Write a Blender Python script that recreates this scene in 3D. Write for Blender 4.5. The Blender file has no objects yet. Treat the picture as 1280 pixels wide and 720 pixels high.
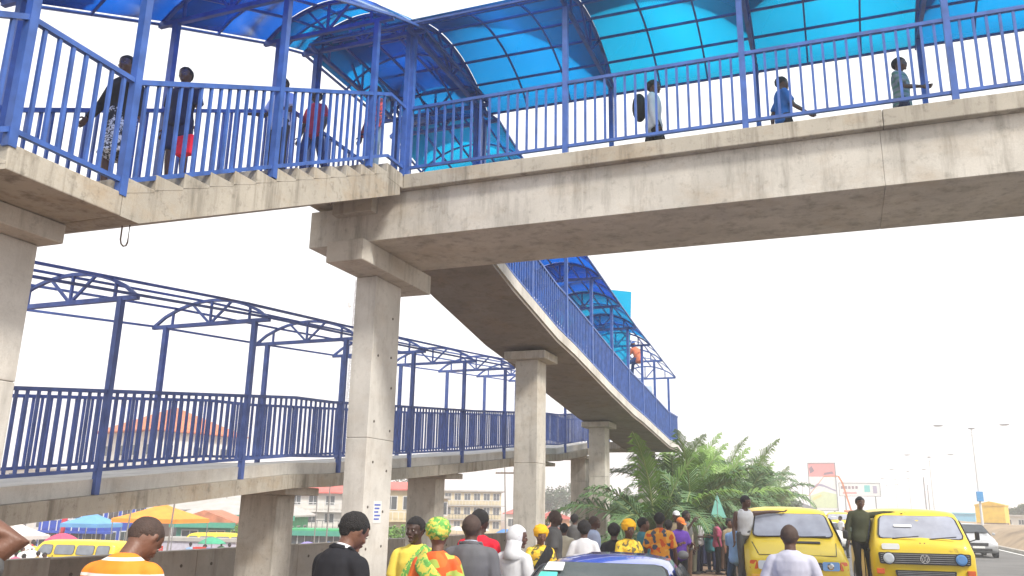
import bpy, bmesh, math, random
from mathutils import Vector, Matrix, Euler, noise
random.seed(7)
C = bpy.context.scene.collection
PI = math.pi
SC = bpy.context.scene

# ------------------------------------------------------------ camera, sky, sun, exposure
# World frame: +y runs along the road (away), +x across it to the right.  The camera stands at the origin.
F_PX, PITCH, ROLL, AZ, EYE = 1054.0, 0.25522, 0.01757, 0.36837, 1.85
def _cam_axes():
    fw = Vector((0, math.cos(PITCH), math.sin(PITCH))); r = Vector((1, 0, 0)); u = r.cross(fw)
    rr = math.cos(ROLL) * r + math.sin(ROLL) * u; uu = -math.sin(ROLL) * r + math.cos(ROLL) * u
    m = Matrix.Rotation(AZ, 3, 'Z')
    return m @ fw, m @ rr, m @ uu
FWD, RGT, UPV = _cam_axes()
cd = bpy.data.cameras.new('camera'); cam = bpy.data.objects.new('camera', cd); C.objects.link(cam)
cd.sensor_width = 36; cd.lens = F_PX / 1280 * 36; cd.clip_start = 0.1; cd.clip_end = 6000
mw = Matrix((RGT, UPV, -FWD)).transposed().to_4x4(); mw.translation = (0, 0, EYE); cam.matrix_world = mw
SC.camera = cam

SUN_EL, SUN_AZ = math.radians(46), math.radians(122)      # azimuth measured clockwise from +y
w = bpy.data.worlds.new('World'); SC.world = w; w.use_nodes = True
nt = w.node_tree; nt.nodes.clear()
sky = nt.nodes.new('ShaderNodeTexSky'); sky.sky_type = 'NISHITA'; sky.sun_disc = False
sky.sun_elevation = SUN_EL; sky.sun_rotation = SUN_AZ; sky.dust_density = 6; sky.air_density = 1
mul = nt.nodes.new('ShaderNodeVectorMath'); mul.operation = 'SCALE'; mul.inputs[3].default_value = 0.02
add = nt.nodes.new('ShaderNodeVectorMath'); add.operation = 'ADD'; add.inputs[1].default_value = (6.5, 6.55, 6.6)   # white overcast veil
bg = nt.nodes.new('ShaderNodeBackground'); bg.inputs[1].default_value = 0.12
wo = nt.nodes.new('ShaderNodeOutputWorld')
nt.links.new(sky.outputs[0], mul.inputs[0]); nt.links.new(mul.outputs[0], add.inputs[0])
nt.links.new(add.outputs[0], bg.inputs[0]); nt.links.new(bg.outputs[0], wo.inputs[0])
sl = bpy.data.lights.new('sun', 'SUN'); sl.energy = 3.0; sl.angle = math.radians(10); sl.color = (1, .95, .88)
so = bpy.data.objects.new('sun', sl); C.objects.link(so)
_sd = Vector((math.sin(SUN_AZ) * math.cos(SUN_EL), math.cos(SUN_AZ) * math.cos(SUN_EL), math.sin(SUN_EL)))
so.rotation_euler = _sd.to_track_quat('Z', 'Y').to_euler(); so.location = (20, -20, 40)
SC.view_settings.view_transform = 'Standard'; SC.view_settings.look = 'None'
SC.view_settings.exposure = 0.82; SC.view_settings.gamma = 1
SC.cycles.max_bounces = 8; SC.cycles.transparent_max_bounces = 12; SC.cycles.diffuse_bounces = 4

def ground_at(px, depth):
    """point on the plan (x, y) seen in image column px at the given depth along the view"""
    yh = 585 + (px + 2186) * 0.01759
    d = FWD + RGT * ((px - 640) / F_PX) - UPV * ((yh - 360) / F_PX)
    fh = Vector((FWD.x, FWD.y, 0)).normalized()
    s = depth / (d.dot(fh))
    return d.x * s, d.y * s

# ------------------------------------------------------------ materials
MATS = {}
def pmat(name, col, rough=.6, var=.12, scale=5, bump=.0, bscale=60, metal=0, coat=0, stretch=(1, 1, 1), coords='Object', dark=None, spec=.5, detail=5):
    if name in MATS: return MATS[name]
    m = bpy.data.materials.new(name); m.use_nodes = True; n = m.node_tree; L = n.links
    b = n.nodes['Principled BSDF']
    b.inputs['Roughness'].default_value = rough; b.inputs['Metallic'].default_value = metal
    b.inputs['Coat Weight'].default_value = coat; b.inputs['Specular IOR Level'].default_value = spec
    tc = n.nodes.new('ShaderNodeTexCoord'); mp = n.nodes.new('ShaderNodeMapping'); mp.inputs['Scale'].default_value = stretch
    if coords == 'World':
        g = n.nodes.new('ShaderNodeNewGeometry'); L.new(g.outputs['Position'], mp.inputs[0])
    else: L.new(tc.outputs[coords], mp.inputs[0])
    nz = n.nodes.new('ShaderNodeTexNoise'); nz.inputs['Scale'].default_value = scale; nz.inputs['Detail'].default_value = detail
    L.new(mp.outputs[0], nz.inputs[0])
    mx = n.nodes.new('ShaderNodeMix'); mx.data_type = 'RGBA'
    mr = n.nodes.new('ShaderNodeMapRange'); mr.inputs[1].default_value = .3; mr.inputs[2].default_value = .7
    L.new(nz.outputs[0], mr.inputs[0]); L.new(mr.outputs[0], mx.inputs[0])
    c0 = dark or tuple(c * (1 - var) for c in col); c1 = tuple(min(1, c * (1 + var)) for c in col)
    mx.inputs[6].default_value = (*c0, 1); mx.inputs[7].default_value = (*c1, 1)
    L.new(mx.outputs[2], b.inputs['Base Color'])
    if bump:
        n2 = n.nodes.new('ShaderNodeTexNoise'); n2.inputs['Scale'].default_value = bscale; n2.inputs['Detail'].default_value = 4
        bp = n.nodes.new('ShaderNodeBump'); bp.inputs['Strength'].default_value = bump; bp.inputs['Distance'].default_value = .02
        L.new(mp.outputs[0], n2.inputs[0]); L.new(n2.outputs[0], bp.inputs['Height']); L.new(bp.outputs[0], b.inputs['Normal'])
    MATS[name] = m; return m

def concrete(name, base, stain=(.16, .14, .11), amount=.55, streak=1.0, warm=(.36, .27, .17)):
    """board-marked concrete: pale cement, brown weathering patches, vertical run-off streaks, pores"""
    if name in MATS: return MATS[name]
    m = bpy.data.materials.new(name); m.use_nodes = True; n = m.node_tree; L = n.links; b = n.nodes['Principled BSDF']
    b.inputs['Roughness'].default_value = .88; b.inputs['Specular IOR Level'].default_value = .25
    g = n.nodes.new('ShaderNodeNewGeometry')
    def nse(scale, st, det=6, rgh=.6):
        mp = n.nodes.new('ShaderNodeMapping'); mp.inputs['Scale'].default_value = st; L.new(g.outputs['Position'], mp.inputs[0])
        z = n.nodes.new('ShaderNodeTexNoise'); z.inputs['Scale'].default_value = scale; z.inputs['Detail'].default_value = det; z.inputs['Roughness'].default_value = rgh
        L.new(mp.outputs[0], z.inputs[0]); return z.outputs[0]
    def rng(s, a, bb, lo=0, hi=1):
        r = n.nodes.new('ShaderNodeMapRange'); r.inputs[1].default_value = a; r.inputs[2].default_value = bb; r.inputs[3].default_value = lo; r.inputs[4].default_value = hi
        L.new(s, r.inputs[0]); return r.outputs[0]
    def mix(f, a, c):
        x = n.nodes.new('ShaderNodeMix'); x.data_type = 'RGBA'; L.new(f, x.inputs[0])
        for k, v in ((6, a), (7, c)):
            if isinstance(v, tuple): x.inputs[k].default_value = (*v, 1)
            else: L.new(v, x.inputs[k])
        return x.outputs[2]
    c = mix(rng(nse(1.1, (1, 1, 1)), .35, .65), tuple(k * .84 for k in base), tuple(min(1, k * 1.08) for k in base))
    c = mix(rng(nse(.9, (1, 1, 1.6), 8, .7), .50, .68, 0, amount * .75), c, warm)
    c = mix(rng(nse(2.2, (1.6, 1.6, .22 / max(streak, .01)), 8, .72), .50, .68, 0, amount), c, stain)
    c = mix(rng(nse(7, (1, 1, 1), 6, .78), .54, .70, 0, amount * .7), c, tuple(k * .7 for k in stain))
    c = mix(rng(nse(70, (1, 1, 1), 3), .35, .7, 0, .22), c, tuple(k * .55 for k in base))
    L.new(c, b.inputs['Base Color'])
    bp = n.nodes.new('ShaderNodeBump'); bp.inputs['Strength'].default_value = .16; bp.inputs['Distance'].default_value = .015
    L.new(nse(45, (1, 1, 1), 6, .7), bp.inputs['Height']); L.new(bp.outputs[0], b.inputs['Normal'])
    MATS[name] = m; return m

def sheet_mat(name, col, col2):
    """twin-wall polycarbonate: tinted, mostly clear, some scatter, long flutes, dust"""
    m = bpy.data.materials.new(name); m.use_nodes = True; n = m.node_tree; L = n.links; n.nodes.clear()
    out = n.nodes.new('ShaderNodeOutputMaterial')
    g = n.nodes.new('ShaderNodeNewGeometry')
    nz = n.nodes.new('ShaderNodeTexNoise'); nz.inputs['Scale'].default_value = .9; nz.inputs['Detail'].default_value = 4
    L.new(g.outputs['Position'], nz.inputs[0])
    oi = n.nodes.new('ShaderNodeObjectInfo')
    ad = n.nodes.new('ShaderNodeMath'); ad.operation = 'MULTIPLY_ADD'; ad.inputs[1].default_value = .5; L.new(oi.outputs['Random'], ad.inputs[0])
    mr = n.nodes.new('ShaderNodeMapRange'); mr.inputs[1].default_value = .35; mr.inputs[2].default_value = .75; mr.inputs[4].default_value = .6; L.new(nz.outputs[0], mr.inputs[0])
    L.new(mr.outputs[0], ad.inputs[2])
    mx = n.nodes.new('ShaderNodeMix'); mx.data_type = 'RGBA'; L.new(ad.outputs[0], mx.inputs[0])
    mx.inputs[6].default_value = (*col, 1); mx.inputs[7].default_value = (*col2, 1)
    tr = n.nodes.new('ShaderNodeBsdfTransparent'); tl = n.nodes.new('ShaderNodeBsdfTranslucent'); gl = n.nodes.new('ShaderNodeBsdfGlossy'); gl.inputs['Roughness'].default_value = .25
    df = n.nodes.new('ShaderNodeBsdfDiffuse'); L.new(mx.outputs[2], df.inputs[0])
    L.new(mx.outputs[2], tr.inputs[0]); L.new(mx.outputs[2], tl.inputs[0]); gl.inputs[0].default_value = (.6, .75, 1, 1)
    wv = n.nodes.new('ShaderNodeTexWave'); wv.inputs['Scale'].default_value = 14; wv.bands_direction = 'DIAGONAL'
    L.new(g.outputs['Position'], wv.inputs[0]); bp = n.nodes.new('ShaderNodeBump'); bp.inputs['Strength'].default_value = .12; L.new(wv.outputs[0], bp.inputs['Height'])
    L.new(bp.outputs[0], gl.inputs['Normal'])
    m1 = n.nodes.new('ShaderNodeMixShader'); m1.inputs[0].default_value = .22; L.new(tr.outputs[0], m1.inputs[1]); L.new(tl.outputs[0], m1.inputs[2])
    m3 = n.nodes.new('ShaderNodeMixShader'); m3.inputs[0].default_value = .05; L.new(m1.outputs[0], m3.inputs[1]); L.new(df.outputs[0], m3.inputs[2])
    fr = n.nodes.new('ShaderNodeFresnel'); fr.inputs[0].default_value = 1.18
    m2 = n.nodes.new('ShaderNodeMixShader'); L.new(fr.outputs[0], m2.inputs[0]); L.new(m3.outputs[0], m2.inputs[1]); L.new(gl.outputs[0], m2.inputs[2])
    L.new(m2.outputs[0], out.inputs[0]); MATS[name] = m; return m

def glass_mat(name, tint=(.35, .4, .5), body=.45, rough=.08):
    m = bpy.data.materials.new(name); m.use_nodes = True; n = m.node_tree; L = n.links; n.nodes.clear()
    out = n.nodes.new('ShaderNodeOutputMaterial'); tr = n.nodes.new('ShaderNodeBsdfTransparent'); tr.inputs[0].default_value = (.7, .75, .8, 1)
    df = n.nodes.new('ShaderNodeBsdfDiffuse'); gl = n.nodes.new('ShaderNodeBsdfGlossy'); gl.inputs['Roughness'].default_value = rough
    nz = n.nodes.new('ShaderNodeTexNoise'); nz.inputs['Scale'].default_value = 3.5; nz.inputs['Detail'].default_value = 5
    tc = n.nodes.new('ShaderNodeTexCoord'); L.new(tc.outputs['Object'], nz.inputs[0])
    mx = n.nodes.new('ShaderNodeMix'); mx.data_type = 'RGBA'; L.new(nz.outputs[0], mx.inputs[0])
    mx.inputs[6].default_value = (*[t * .6 for t in tint], 1); mx.inputs[7].default_value = (*[min(1, t * 1.35) for t in tint], 1); L.new(mx.outputs[2], df.inputs[0])
    m1 = n.nodes.new('ShaderNodeMixShader'); m1.inputs[0].default_value = body; L.new(tr.outputs[0], m1.inputs[1]); L.new(df.outputs[0], m1.inputs[2])
    fr = n.nodes.new('ShaderNodeFresnel'); fr.inputs[0].default_value = 1.5
    m2 = n.nodes.new('ShaderNodeMixShader'); L.new(fr.outputs[0], m2.inputs[0]); L.new(m1.outputs[0], m2.inputs[1]); L.new(gl.outputs[0], m2.inputs[2])
    L.new(m2.outputs[0], out.inputs[0]); MATS[name] = m; return m

def print_mat(name, base, cols, scale=18, rough=.8):
    """printed cloth: cell pattern in several colours"""
    if name in MATS: return MATS[name]
    m = bpy.data.materials.new(name); m.use_nodes = True; n = m.node_tree; L = n.links; b = n.nodes['Principled BSDF']; b.inputs['Roughness'].default_value = rough
    tc = n.nodes.new('ShaderNodeTexCoord'); nz = n.nodes.new('ShaderNodeTexNoise'); nz.inputs['Scale'].default_value = scale * .5
    L.new(tc.outputs['Object'], nz.inputs[0])
    va = n.nodes.new('ShaderNodeVectorMath'); va.operation = 'MULTIPLY_ADD'; va.inputs[1].default_value = (.15, .15, .15); L.new(nz.outputs['Color'], va.inputs[0]); L.new(tc.outputs['Object'], va.inputs[2])
    vo = n.nodes.new('ShaderNodeTexVoronoi'); vo.inputs['Scale'].default_value = scale; L.new(va.outputs[0], vo.inputs[0])
    cr = n.nodes.new('ShaderNodeValToRGB'); cr.color_ramp.interpolation = 'CONSTANT'
    sx = n.nodes.new('ShaderNodeSeparateColor'); L.new(vo.outputs['Color'], sx.inputs[0]); L.new(sx.outputs[0], cr.inputs[0])
    els = [base] + list(cols); e = cr.color_ramp.elements
    e[0].position = 0; e[0].color = (*els[0], 1); e[1].position = 1.0 / len(els); e[1].color = (*els[1], 1)
    for i, c in enumerate(els[2:]): x = e.new((i + 2) / len(els)); x.color = (*c, 1)
    L.new(cr.outputs[0], b.inputs['Base Color']); MATS[name] = m; return m

def stripe_mat(name, base, stripe, period=.1, duty=.25, axis=2, rough=.8):
    if name in MATS: return MATS[name]
    m = bpy.data.materials.new(name); m.use_nodes = True; n = m.node_tree; L = n.links; b = n.nodes['Principled BSDF']; b.inputs['Roughness'].default_value = rough
    tc = n.nodes.new('ShaderNodeTexCoord'); sp = n.nodes.new('ShaderNodeSeparateXYZ'); L.new(tc.outputs['Object'], sp.inputs[0])
    dv = n.nodes.new('ShaderNodeMath'); dv.operation = 'DIVIDE'; dv.inputs[1].default_value = period; L.new(sp.outputs[axis], dv.inputs[0])
    fr = n.nodes.new('ShaderNodeMath'); fr.operation = 'FRACT'; L.new(dv.outputs[0], fr.inputs[0])
    lt = n.nodes.new('ShaderNodeMath'); lt.operation = 'LESS_THAN'; lt.inputs[1].default_value = duty; L.new(fr.outputs[0], lt.inputs[0])
    mx = n.nodes.new('ShaderNodeMix'); mx.data_type = 'RGBA'; L.new(lt.outputs[0], mx.inputs[0]); mx.inputs[6].default_value = (*base, 1); mx.inputs[7].default_value = (*stripe, 1)
    L.new(mx.outputs[2], b.inputs['Base Color']); MATS[name] = m; return m

def weather(m, col=(.20, .08, .03), scale=2.5, lo=.60, hi=.72, amt=.8):
    """rust and grime patches over an existing paint material"""
    n = m.node_tree; L = n.links; b = n.nodes['Principled BSDF']; src = b.inputs['Base Color'].links[0].from_socket
    tc = n.nodes.new('ShaderNodeTexCoord'); z = n.nodes.new('ShaderNodeTexNoise'); z.inputs['Scale'].default_value = scale; z.inputs['Detail'].default_value = 9; z.inputs['Roughness'].default_value = .7
    L.new(tc.outputs['Object'], z.inputs[0]); r = n.nodes.new('ShaderNodeMapRange'); r.inputs[1].default_value = lo; r.inputs[2].default_value = hi; r.inputs[4].default_value = amt; L.new(z.outputs[0], r.inputs[0])
    x = n.nodes.new('ShaderNodeMix'); x.data_type = 'RGBA'; L.new(r.outputs[0], x.inputs[0]); L.new(src, x.inputs[6]); x.inputs[7].default_value = (*col, 1); L.new(x.outputs[2], b.inputs['Base Color'])
CON = concrete('concrete', (.56, .53, .47), amount=.55)
CON_PALE = concrete('concrete_pale', (.61, .59, .545), amount=.33)
CON_DARK = concrete('concrete_soffit_shade_and_joint', (.27, .24, .21), stain=(.14, .12, .1), warm=(.28, .2, .13), amount=.6, streak=.2)  # stained concrete, ramp underside shade put into its darker base; also joint fill
CON_EDGE = concrete('concrete_edge', (.43, .395, .33), amount=.9, streak=1.5)
CON_WALL = concrete('concrete_wall', (.46, .43, .39), amount=.45, streak=1.3)
BLUE = pmat('blue_gloss_paint', (.038, .10, .34), rough=.42, var=.28, scale=5, coords='World')
BLUE_DK = pmat('blue_matt_paint', (.062, .11, .33), rough=.55, var=.28, scale=5, coords='World')
weather(BLUE, (.16, .12, .12), 1.6, .60, .70, .5); weather(BLUE_DK, (.12, .09, .10), 1.6, .60, .70, .5)
SHEET = sheet_mat('blue_polycarbonate', (0.0, .50, .80), (0.0, .60, .88))
SHEET_DEEP = sheet_mat('deep_blue_polycarbonate', (0.0, .34, .78), (.06, .40, .86))
SHEET_CYAN = sheet_mat('cyan_polycarbonate', (0.0, .62, .82), (0.0, .70, .88))

# ------------------------------------------------------------ mesh helpers
class MB:
    def __init__(s): s.v = []; s.f = []; s.m = []; s.mi = 0
    def add(s, vs, fs, mi=None):
        k = len(s.v); s.v += [tuple(q) for q in vs]; s.f += [tuple(i + k for i in q) for q in fs]; s.m += [s.mi if mi is None else mi] * len(fs); return s
    def box(s, x0, x1, y0, y1, z0, z1, mi=None):
        if x0 > x1: x0, x1 = x1, x0
        if y0 > y1: y0, y1 = y1, y0
        vs = [(x, y, z) for z in (z0, z1) for y in (y0, y1) for x in (x0, x1)]
        return s.add(vs, [(0, 2, 3, 1), (4, 5, 7, 6), (0, 1, 5, 4), (2, 6, 7, 3), (0, 4, 6, 2), (1, 3, 7, 5)], mi)
    def bar(s, a, b, wd, ht=None, mi=None, up=(0, 0, 1)):
        ht = ht or wd; a = Vector(a); b = Vector(b); t = (b - a).normalized(); up = Vector(up)
        sd = t.cross(up)
        if sd.length < 1e-3: sd = t.cross(Vector((0, 1, 0)))
        sd.normalize(); u = sd.cross(t); sd *= wd / 2; u *= ht / 2
        vs = [p + i * sd + j * u for p in (a, b) for i, j in ((-1, -1), (1, -1), (1, 1), (-1, 1))]
        return s.add(vs, [(0, 1, 2, 3), (7, 6, 5, 4), (0, 4, 5, 1), (1, 5, 6, 2), (2, 6, 7, 3), (3, 7, 4, 0)], mi)
    def prism(s, poly, axis, a0, a1, mi=None):
        """poly: 2D outline; axis 'x': outline in (y,z); 'y': outline in (x,z); 'z': outline in (x,y)"""
        n = len(poly)
        def P(p, a): return {'x': (a, p[0], p[1]), 'y': (p[0], a, p[1]), 'z': (p[0], p[1], a)}[axis]
        vs = [P(p, a0) for p in poly] + [P(p, a1) for p in poly]
        fs = [tuple(range(n))[::-1], tuple(range(n, 2 * n))] + [(i, (i + 1) % n, (i + 1) % n + n, i + n) for i in range(n)]
        return s.add(vs, fs, mi)
    def tube(s, pts, rad, n=8, mi=None, caps=True):
        pts = [Vector(p) for p in pts]; k = len(pts); rad = rad if isinstance(rad, (list, tuple)) else [rad] * k
        vs = []; 
        for i, p in enumerate(pts):
            t = (pts[min(i + 1, k - 1)] - pts[max(i - 1, 0)]).normalized()
            a = t.cross(Vector((0, 0, 1)))
            if a.length < .05: a = t.cross(Vector((0, 1, 0)))
            a.normalize(); b = t.cross(a)
            vs += [p + (a * math.cos(q * 2 * PI / n) + b * math.sin(q * 2 * PI / n)) * rad[i] for q in range(n)]
        fs = [(i * n + q, i * n + (q + 1) % n, (i + 1) * n + (q + 1) % n, (i + 1) * n + q) for i in range(k - 1) for q in range(n)]
        if caps: fs += [tuple(range(n))[::-1], tuple(range((k - 1) * n, k * n))]
        return s.add(vs, fs, mi)
    def ell(s, c, r, n=12, m=8, mi=None, fn=None):
        c = Vector(c); vs = []
        for j in range(1, m):
            th = PI * j / m
            for i in range(n):
                ph = 2 * PI * i / n; d = Vector((math.sin(th) * math.cos(ph), math.sin(th) * math.sin(ph), math.cos(th)))
                vs.append(d)
        vs += [Vector((0, 0, 1)), Vector((0, 0, -1))]; T = len(vs) - 2
        fs = [(j * n + i, (j + 1) * n + i, (j + 1) * n + (i + 1) % n, j * n + (i + 1) % n) for j in range(m - 2) for i in range(n)]
        fs += [(T, i, (i + 1) % n) for i in range(n)] + [(T + 1, (m - 2) * n + (i + 1) % n, (m - 2) * n + i) for i in range(n)]
        out = []
        for d in vs:
            q = Vector((d.x * r[0], d.y * r[1], d.z * r[2]))
            if fn: q = fn(d, q)
            out.append(c + q)
        return s.add(out, fs, mi)
    def mesh(s, name):
        me = bpy.data.meshes.new(name); me.from_pydata(s.v, [], s.f)
        if any(s.m): me.polygons.foreach_set('material_index', s.m)
        bm = bmesh.new(); bm.from_mesh(me); bmesh.ops.recalc_face_normals(bm, faces=bm.faces); bm.to_mesh(me); bm.free()
        return me
    def build(s, name, mat, parent=None, loc=None, smooth=False, bevel=0, **tags):
        me = s.mesh(name)
        off = Vector(loc) if loc is not None else Vector((0, 0, 0))
        if loc is not None: me.transform(Matrix.Translation(-off))
        return link(name, me, mat, parent, off, smooth, bevel, **tags)
def link(name, me, mat, parent=None, loc=(0, 0, 0), smooth=False, bevel=0, **tags):
    o = bpy.data.objects.new(name, me); C.objects.link(o)
    if mat is not None and not me.materials:
        for m in (mat if isinstance(mat, (list, tuple)) else [mat]): me.materials.append(m)
    o.location = loc
    if parent is not None:
        o.parent = parent
    if smooth: me.polygons.foreach_set('use_smooth', [True] * len(me.polygons))
    if bevel:
        b = o.modifiers.new('bevel', 'BEVEL'); b.width = bevel; b.segments = 2; b.limit_method = 'ANGLE'; b.angle_limit = math.radians(35)
    for k, v in tags.items(): o[k] = v
    return o
def thing(name, label, cat, loc=(0, 0, 0), rz=0, group=None):
    o = bpy.data.objects.new(name, None); C.objects.link(o); o.empty_display_size = .2
    o.location = loc; o.rotation_euler = (0, 0, rz); o['label'] = label; o['category'] = cat
    if group: o['group'] = group
    return o
def copy_tree(o, parent=None):
    c = o.copy(); C.objects.link(c); c.parent = parent
    for ch in list(o.children): copy_tree(ch, c)
    return c
def interp(prof, t):
    if t <= prof[0][0]: return prof[0][1]
    for (a, za), (b, zb) in zip(prof, prof[1:]):
        if t <= b: return za + (zb - za) * (t - a) / (b - a)
    return prof[-1][1]
# ============================================================ FOOTBRIDGE (all things in world coordinates; Empties at world origin of each run)
def local_box(sx, sy, sz, name):
    """shared mesh: box centred on x,y, standing on z=0"""
    return MB().box(-sx / 2, sx / 2, -sy / 2, sy / 2, 0, sz).mesh(name)
ME = {}
def shared(name, sx, sy, sz, mat):
    k = (name, round(sx, 3), round(sy, 3), round(sz, 3), mat.name)
    if k not in ME:
        ME[k] = local_box(sx, sy, sz, name); ME[k].materials.append(mat)
    return ME[k]
def put(name, me, parent, p, base):
    o = bpy.data.objects.new(name, me); C.objects.link(o); o.parent = parent; o.location = Vector(p) - Vector(base); return o

def railing(label, axis, c, stations, prof, mat, gap=.15, h=1.15, group='blue steel railings of the footbridge'):
    """vertical-bar railing in the plane axis-coordinate = running coordinate, other = c. stations: post positions (the bars run between)"""
    def P(t, z): return (t, c, z) if axis == 'x' else (c, t, z)
    base = P(stations[0], interp(prof, stations[0]))
    r = thing('railing', label, 'railing', base, 0, group)
    ts = sorted(set([stations[0], stations[-1]] + [q for q, _ in prof if stations[0] < q < stations[-1]]))
    mt = MB(); mb_ = MB()
    for a, b in zip(ts, ts[1:]):
        za, zb = interp(prof, a), interp(prof, b)
        mt.bar(P(a, za + h), P(b, zb + h), .055, .05); mb_.bar(P(a, za + .12), P(b, zb + .12), .045, .045)
    mt.build('top_rail', mat, r, base).location = (0, 0, 0); mb_.build('bottom_rail', mat, r, base).location = (0, 0, 0)
    me = shared('baluster', .032, .032, h - .15, mat)
    for a, b in zip(stations, stations[1:]):
        n = max(1, round((b - a) / gap))
        for i in range(1, n):
            t = a + (b - a) * i / n + random.uniform(-.004, .004)
            put('baluster', me, r, P(t, interp(prof, t) + .13), base)
    return r

ARC = 10
def arch_pt(lo, hi, rise, t):
    a = lo + (hi - lo) * t; return a, rise * (1 - (2 * t - 1) ** 2) ** .85
def canopy(label, axis, stations, base_z, chord_z, posts_at, span, rise, mat, sheets=None, group='curved canopies over the footbridge', purlins=7, ribs=2, bare=(), frame=.06, sheet_m=None, drop=.03, names=None):
    """stations along axis; posts_at=(near,far) across; span=(lo,hi) of the truss; sheets: indices of covered bays"""
    def P(t, a, z): return (t, a, z) if axis == 'x' else (a, t, z)
    base = P(stations[0], posts_at[0], base_z[0])
    cn = thing('canopy', label, 'canopy', base, 0, group)
    lo, hi = span
    def fin(o): o.location = (0, 0, 0); return o
    for t, zb, zc in zip(stations, base_z, chord_z):
        for pa in posts_at:
            me = shared('post', .08, .08, zc - zb + drop, mat)
            put('post', me, cn, P(t, pa, zb - drop), base)
        tr = MB().bar(P(t, lo, zc), P(t, hi, zc), frame, frame * 1.1).build('truss', mat, cn, base); fin(tr)
        am = MB()
        q = [arch_pt(lo, hi, rise, i / ARC) for i in range(ARC + 1)]
        for (a0, z0), (a1, z1) in zip(q, q[1:]): am.bar(P(t, a0, zc + z0), P(t, a1, zc + z1), frame * .8, frame * .8)
        fin(am.build('arch', mat, tr, base))
        for u0_, u1_ in ((.17, .17), (.5, .5), (.83, .83), (.5, .33), (.5, .67)):
            a1, z1 = arch_pt(lo, hi, rise, u1_)
            fin(MB().bar(P(t, lo + (hi - lo) * u0_, zc), P(t, a1, zc + z1), frame * .6).build('web_bar', mat, tr, base))
    n = len(stations)
    for i in range(n - 1):
        if i in bare: continue
        t0, t1, z0, z1 = stations[i], stations[i + 1], chord_z[i], chord_z[i + 1]
        for k in range(purlins):
            a, zr = arch_pt(lo, hi, rise, k / (purlins - 1))
            fin(MB().bar(P(t0, a, z0 + zr + .03), P(t1, a, z1 + zr + .03), frame * .6).build('purlin', mat, cn, base))
        for j in range(1, ribs + 1):
            s = j / (ribs + 1); t = t0 + (t1 - t0) * s; zc = z0 + (z1 - z0) * s; am = MB()
            q = [arch_pt(lo, hi, rise, i2 / ARC) for i2 in range(ARC + 1)]
            for (a0, y0), (a1, y1) in zip(q, q[1:]): am.bar(P(t, a0, zc + y0 + .02), P(t, a1, zc + y1 + .02), frame * .5, frame * .5)
            fin(am.build('rib', mat, cn, base))
        if sheets is not None and i in sheets:
            sm = MB(); q = [arch_pt(lo - .04, hi + .04, rise, i2 / 16) for i2 in range(17)]
            vs = []; 
            for (a, zr) in q:
                for t, zc in ((t0 + .012, z0), (t1 - .012, z1)): vs.append(P(t, a, zc + zr + .065))
            vs2 = [(x, y, z + .008) for x, y, z in vs]; m = len(vs)
            fs = [(2 * i2, 2 * i2 + 1, 2 * i2 + 3, 2 * i2 + 2) for i2 in range(16)]
            sm.add(vs, fs)
            mm = sheet_m[i % len(sheet_m)] if sheet_m else SHEET
            o = fin(sm.build('roof_sheet', mm, cn, base, smooth=True))
            so_ = o.modifiers.new('thick', 'SOLIDIFY'); so_.thickness = .006
    return cn

ZD = 6.93
XR, XL = -6.12, -8.0            # right and left edge of the stair / upper ramp
# ---- main span
span = thing('footbridge_span', 'main concrete beam and deck of the footbridge crossing the road', 'footbridge', (XR, 11.0, ZD))
def wb(mb, name, mat, par, base=None, **k):
    b = par.location.copy() if base is None else base
    o = mb.build(name, mat, par, b, **k); o.location = (0, 0, 0); return o
for i, (xa, xb) in enumerate(((-6.12, .84), (.846, 8.0), (8.006, 18.0))):
    wb(MB().box(xa, xb, 11.0, 13.95, 6.69, 6.93), 'deck_slab', CON_EDGE, span, bevel=.012)
for xa, xb in ((-7.4, .8), (.8025, 18.0)):
    b = wb(MB().box(xa, xb, 11.12, 12.95, 5.92, 6.688), 'beam', CON, span, bevel=.006)
wb(MB().box(-8.0, -7.402, 11.3, 12.8, 5.97, 6.6), 'beam_end', CON, span, bevel=.01)
wb(MB().box(-7.35, -6.62, 10.93, 11.119, 6.36, 6.62), 'bearing_ledge', CON_EDGE, span, bevel=.015)
wb(MB().box(-8.0, -6.124, 10.5, 13.95, 6.69, 6.93), 'landing_slab', CON_EDGE, span, bevel=.012)

# ---- stair flights (upper one leads to the main span, landing, lower one towards the ground)
def flight(st, y_top, z_top, n, going=.373, rise=.162, mat=CON_EDGE):
    """descends towards -y from (y_top, z_top)"""
    yb, zb = y_top - n * going + going, z_top - n * rise
    for k in range(n - 1):
        y1 = y_top - k * going; z1 = z_top - (k + 1) * rise
        wb(MB().prism([(y1, z1), (y1 - going, z1), (y1 - going, z1 - .17), (y1, z1 - .03)], 'x', XL - .003, XR + .003), 'step', mat, st, bevel=.006)
stair = thing('staircase', 'long concrete staircase climbing to the footbridge deck on the left', 'staircase', (XR, 4.45, 4.66))
flight(stair, 10.5, 6.93, 14)
wb(MB().prism([(10.499, 6.688), (10.9, 6.688), (10.92, 6.56), (5.88, 4.43), (5.65, 4.43), (5.65, 4.65), (10.499, 6.75)], 'x', XL, XR), 'stair_slab', CON_EDGE, stair)
wb(MB().box(XL, XR, 4.45, 5.648, 4.43, 4.66), 'landing_slab', CON_EDGE, stair, bevel=.01)
flight(stair, 4.45, 4.66, 14)
wb(MB().prism([(4.449, 4.658 - .17), (-.40, 2.39), (-.40, 2.17), (-.15, 2.17), (4.449, 4.43 - .002)], 'x', XL, XR), 'stair_slab', CON_EDGE, stair)
wb(MB().box(XL, XR, -1.6, -.402, 2.17, 2.392), 'landing_slab', CON_EDGE, stair)
flight(stair, -1.6, 2.392, 14)
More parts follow.
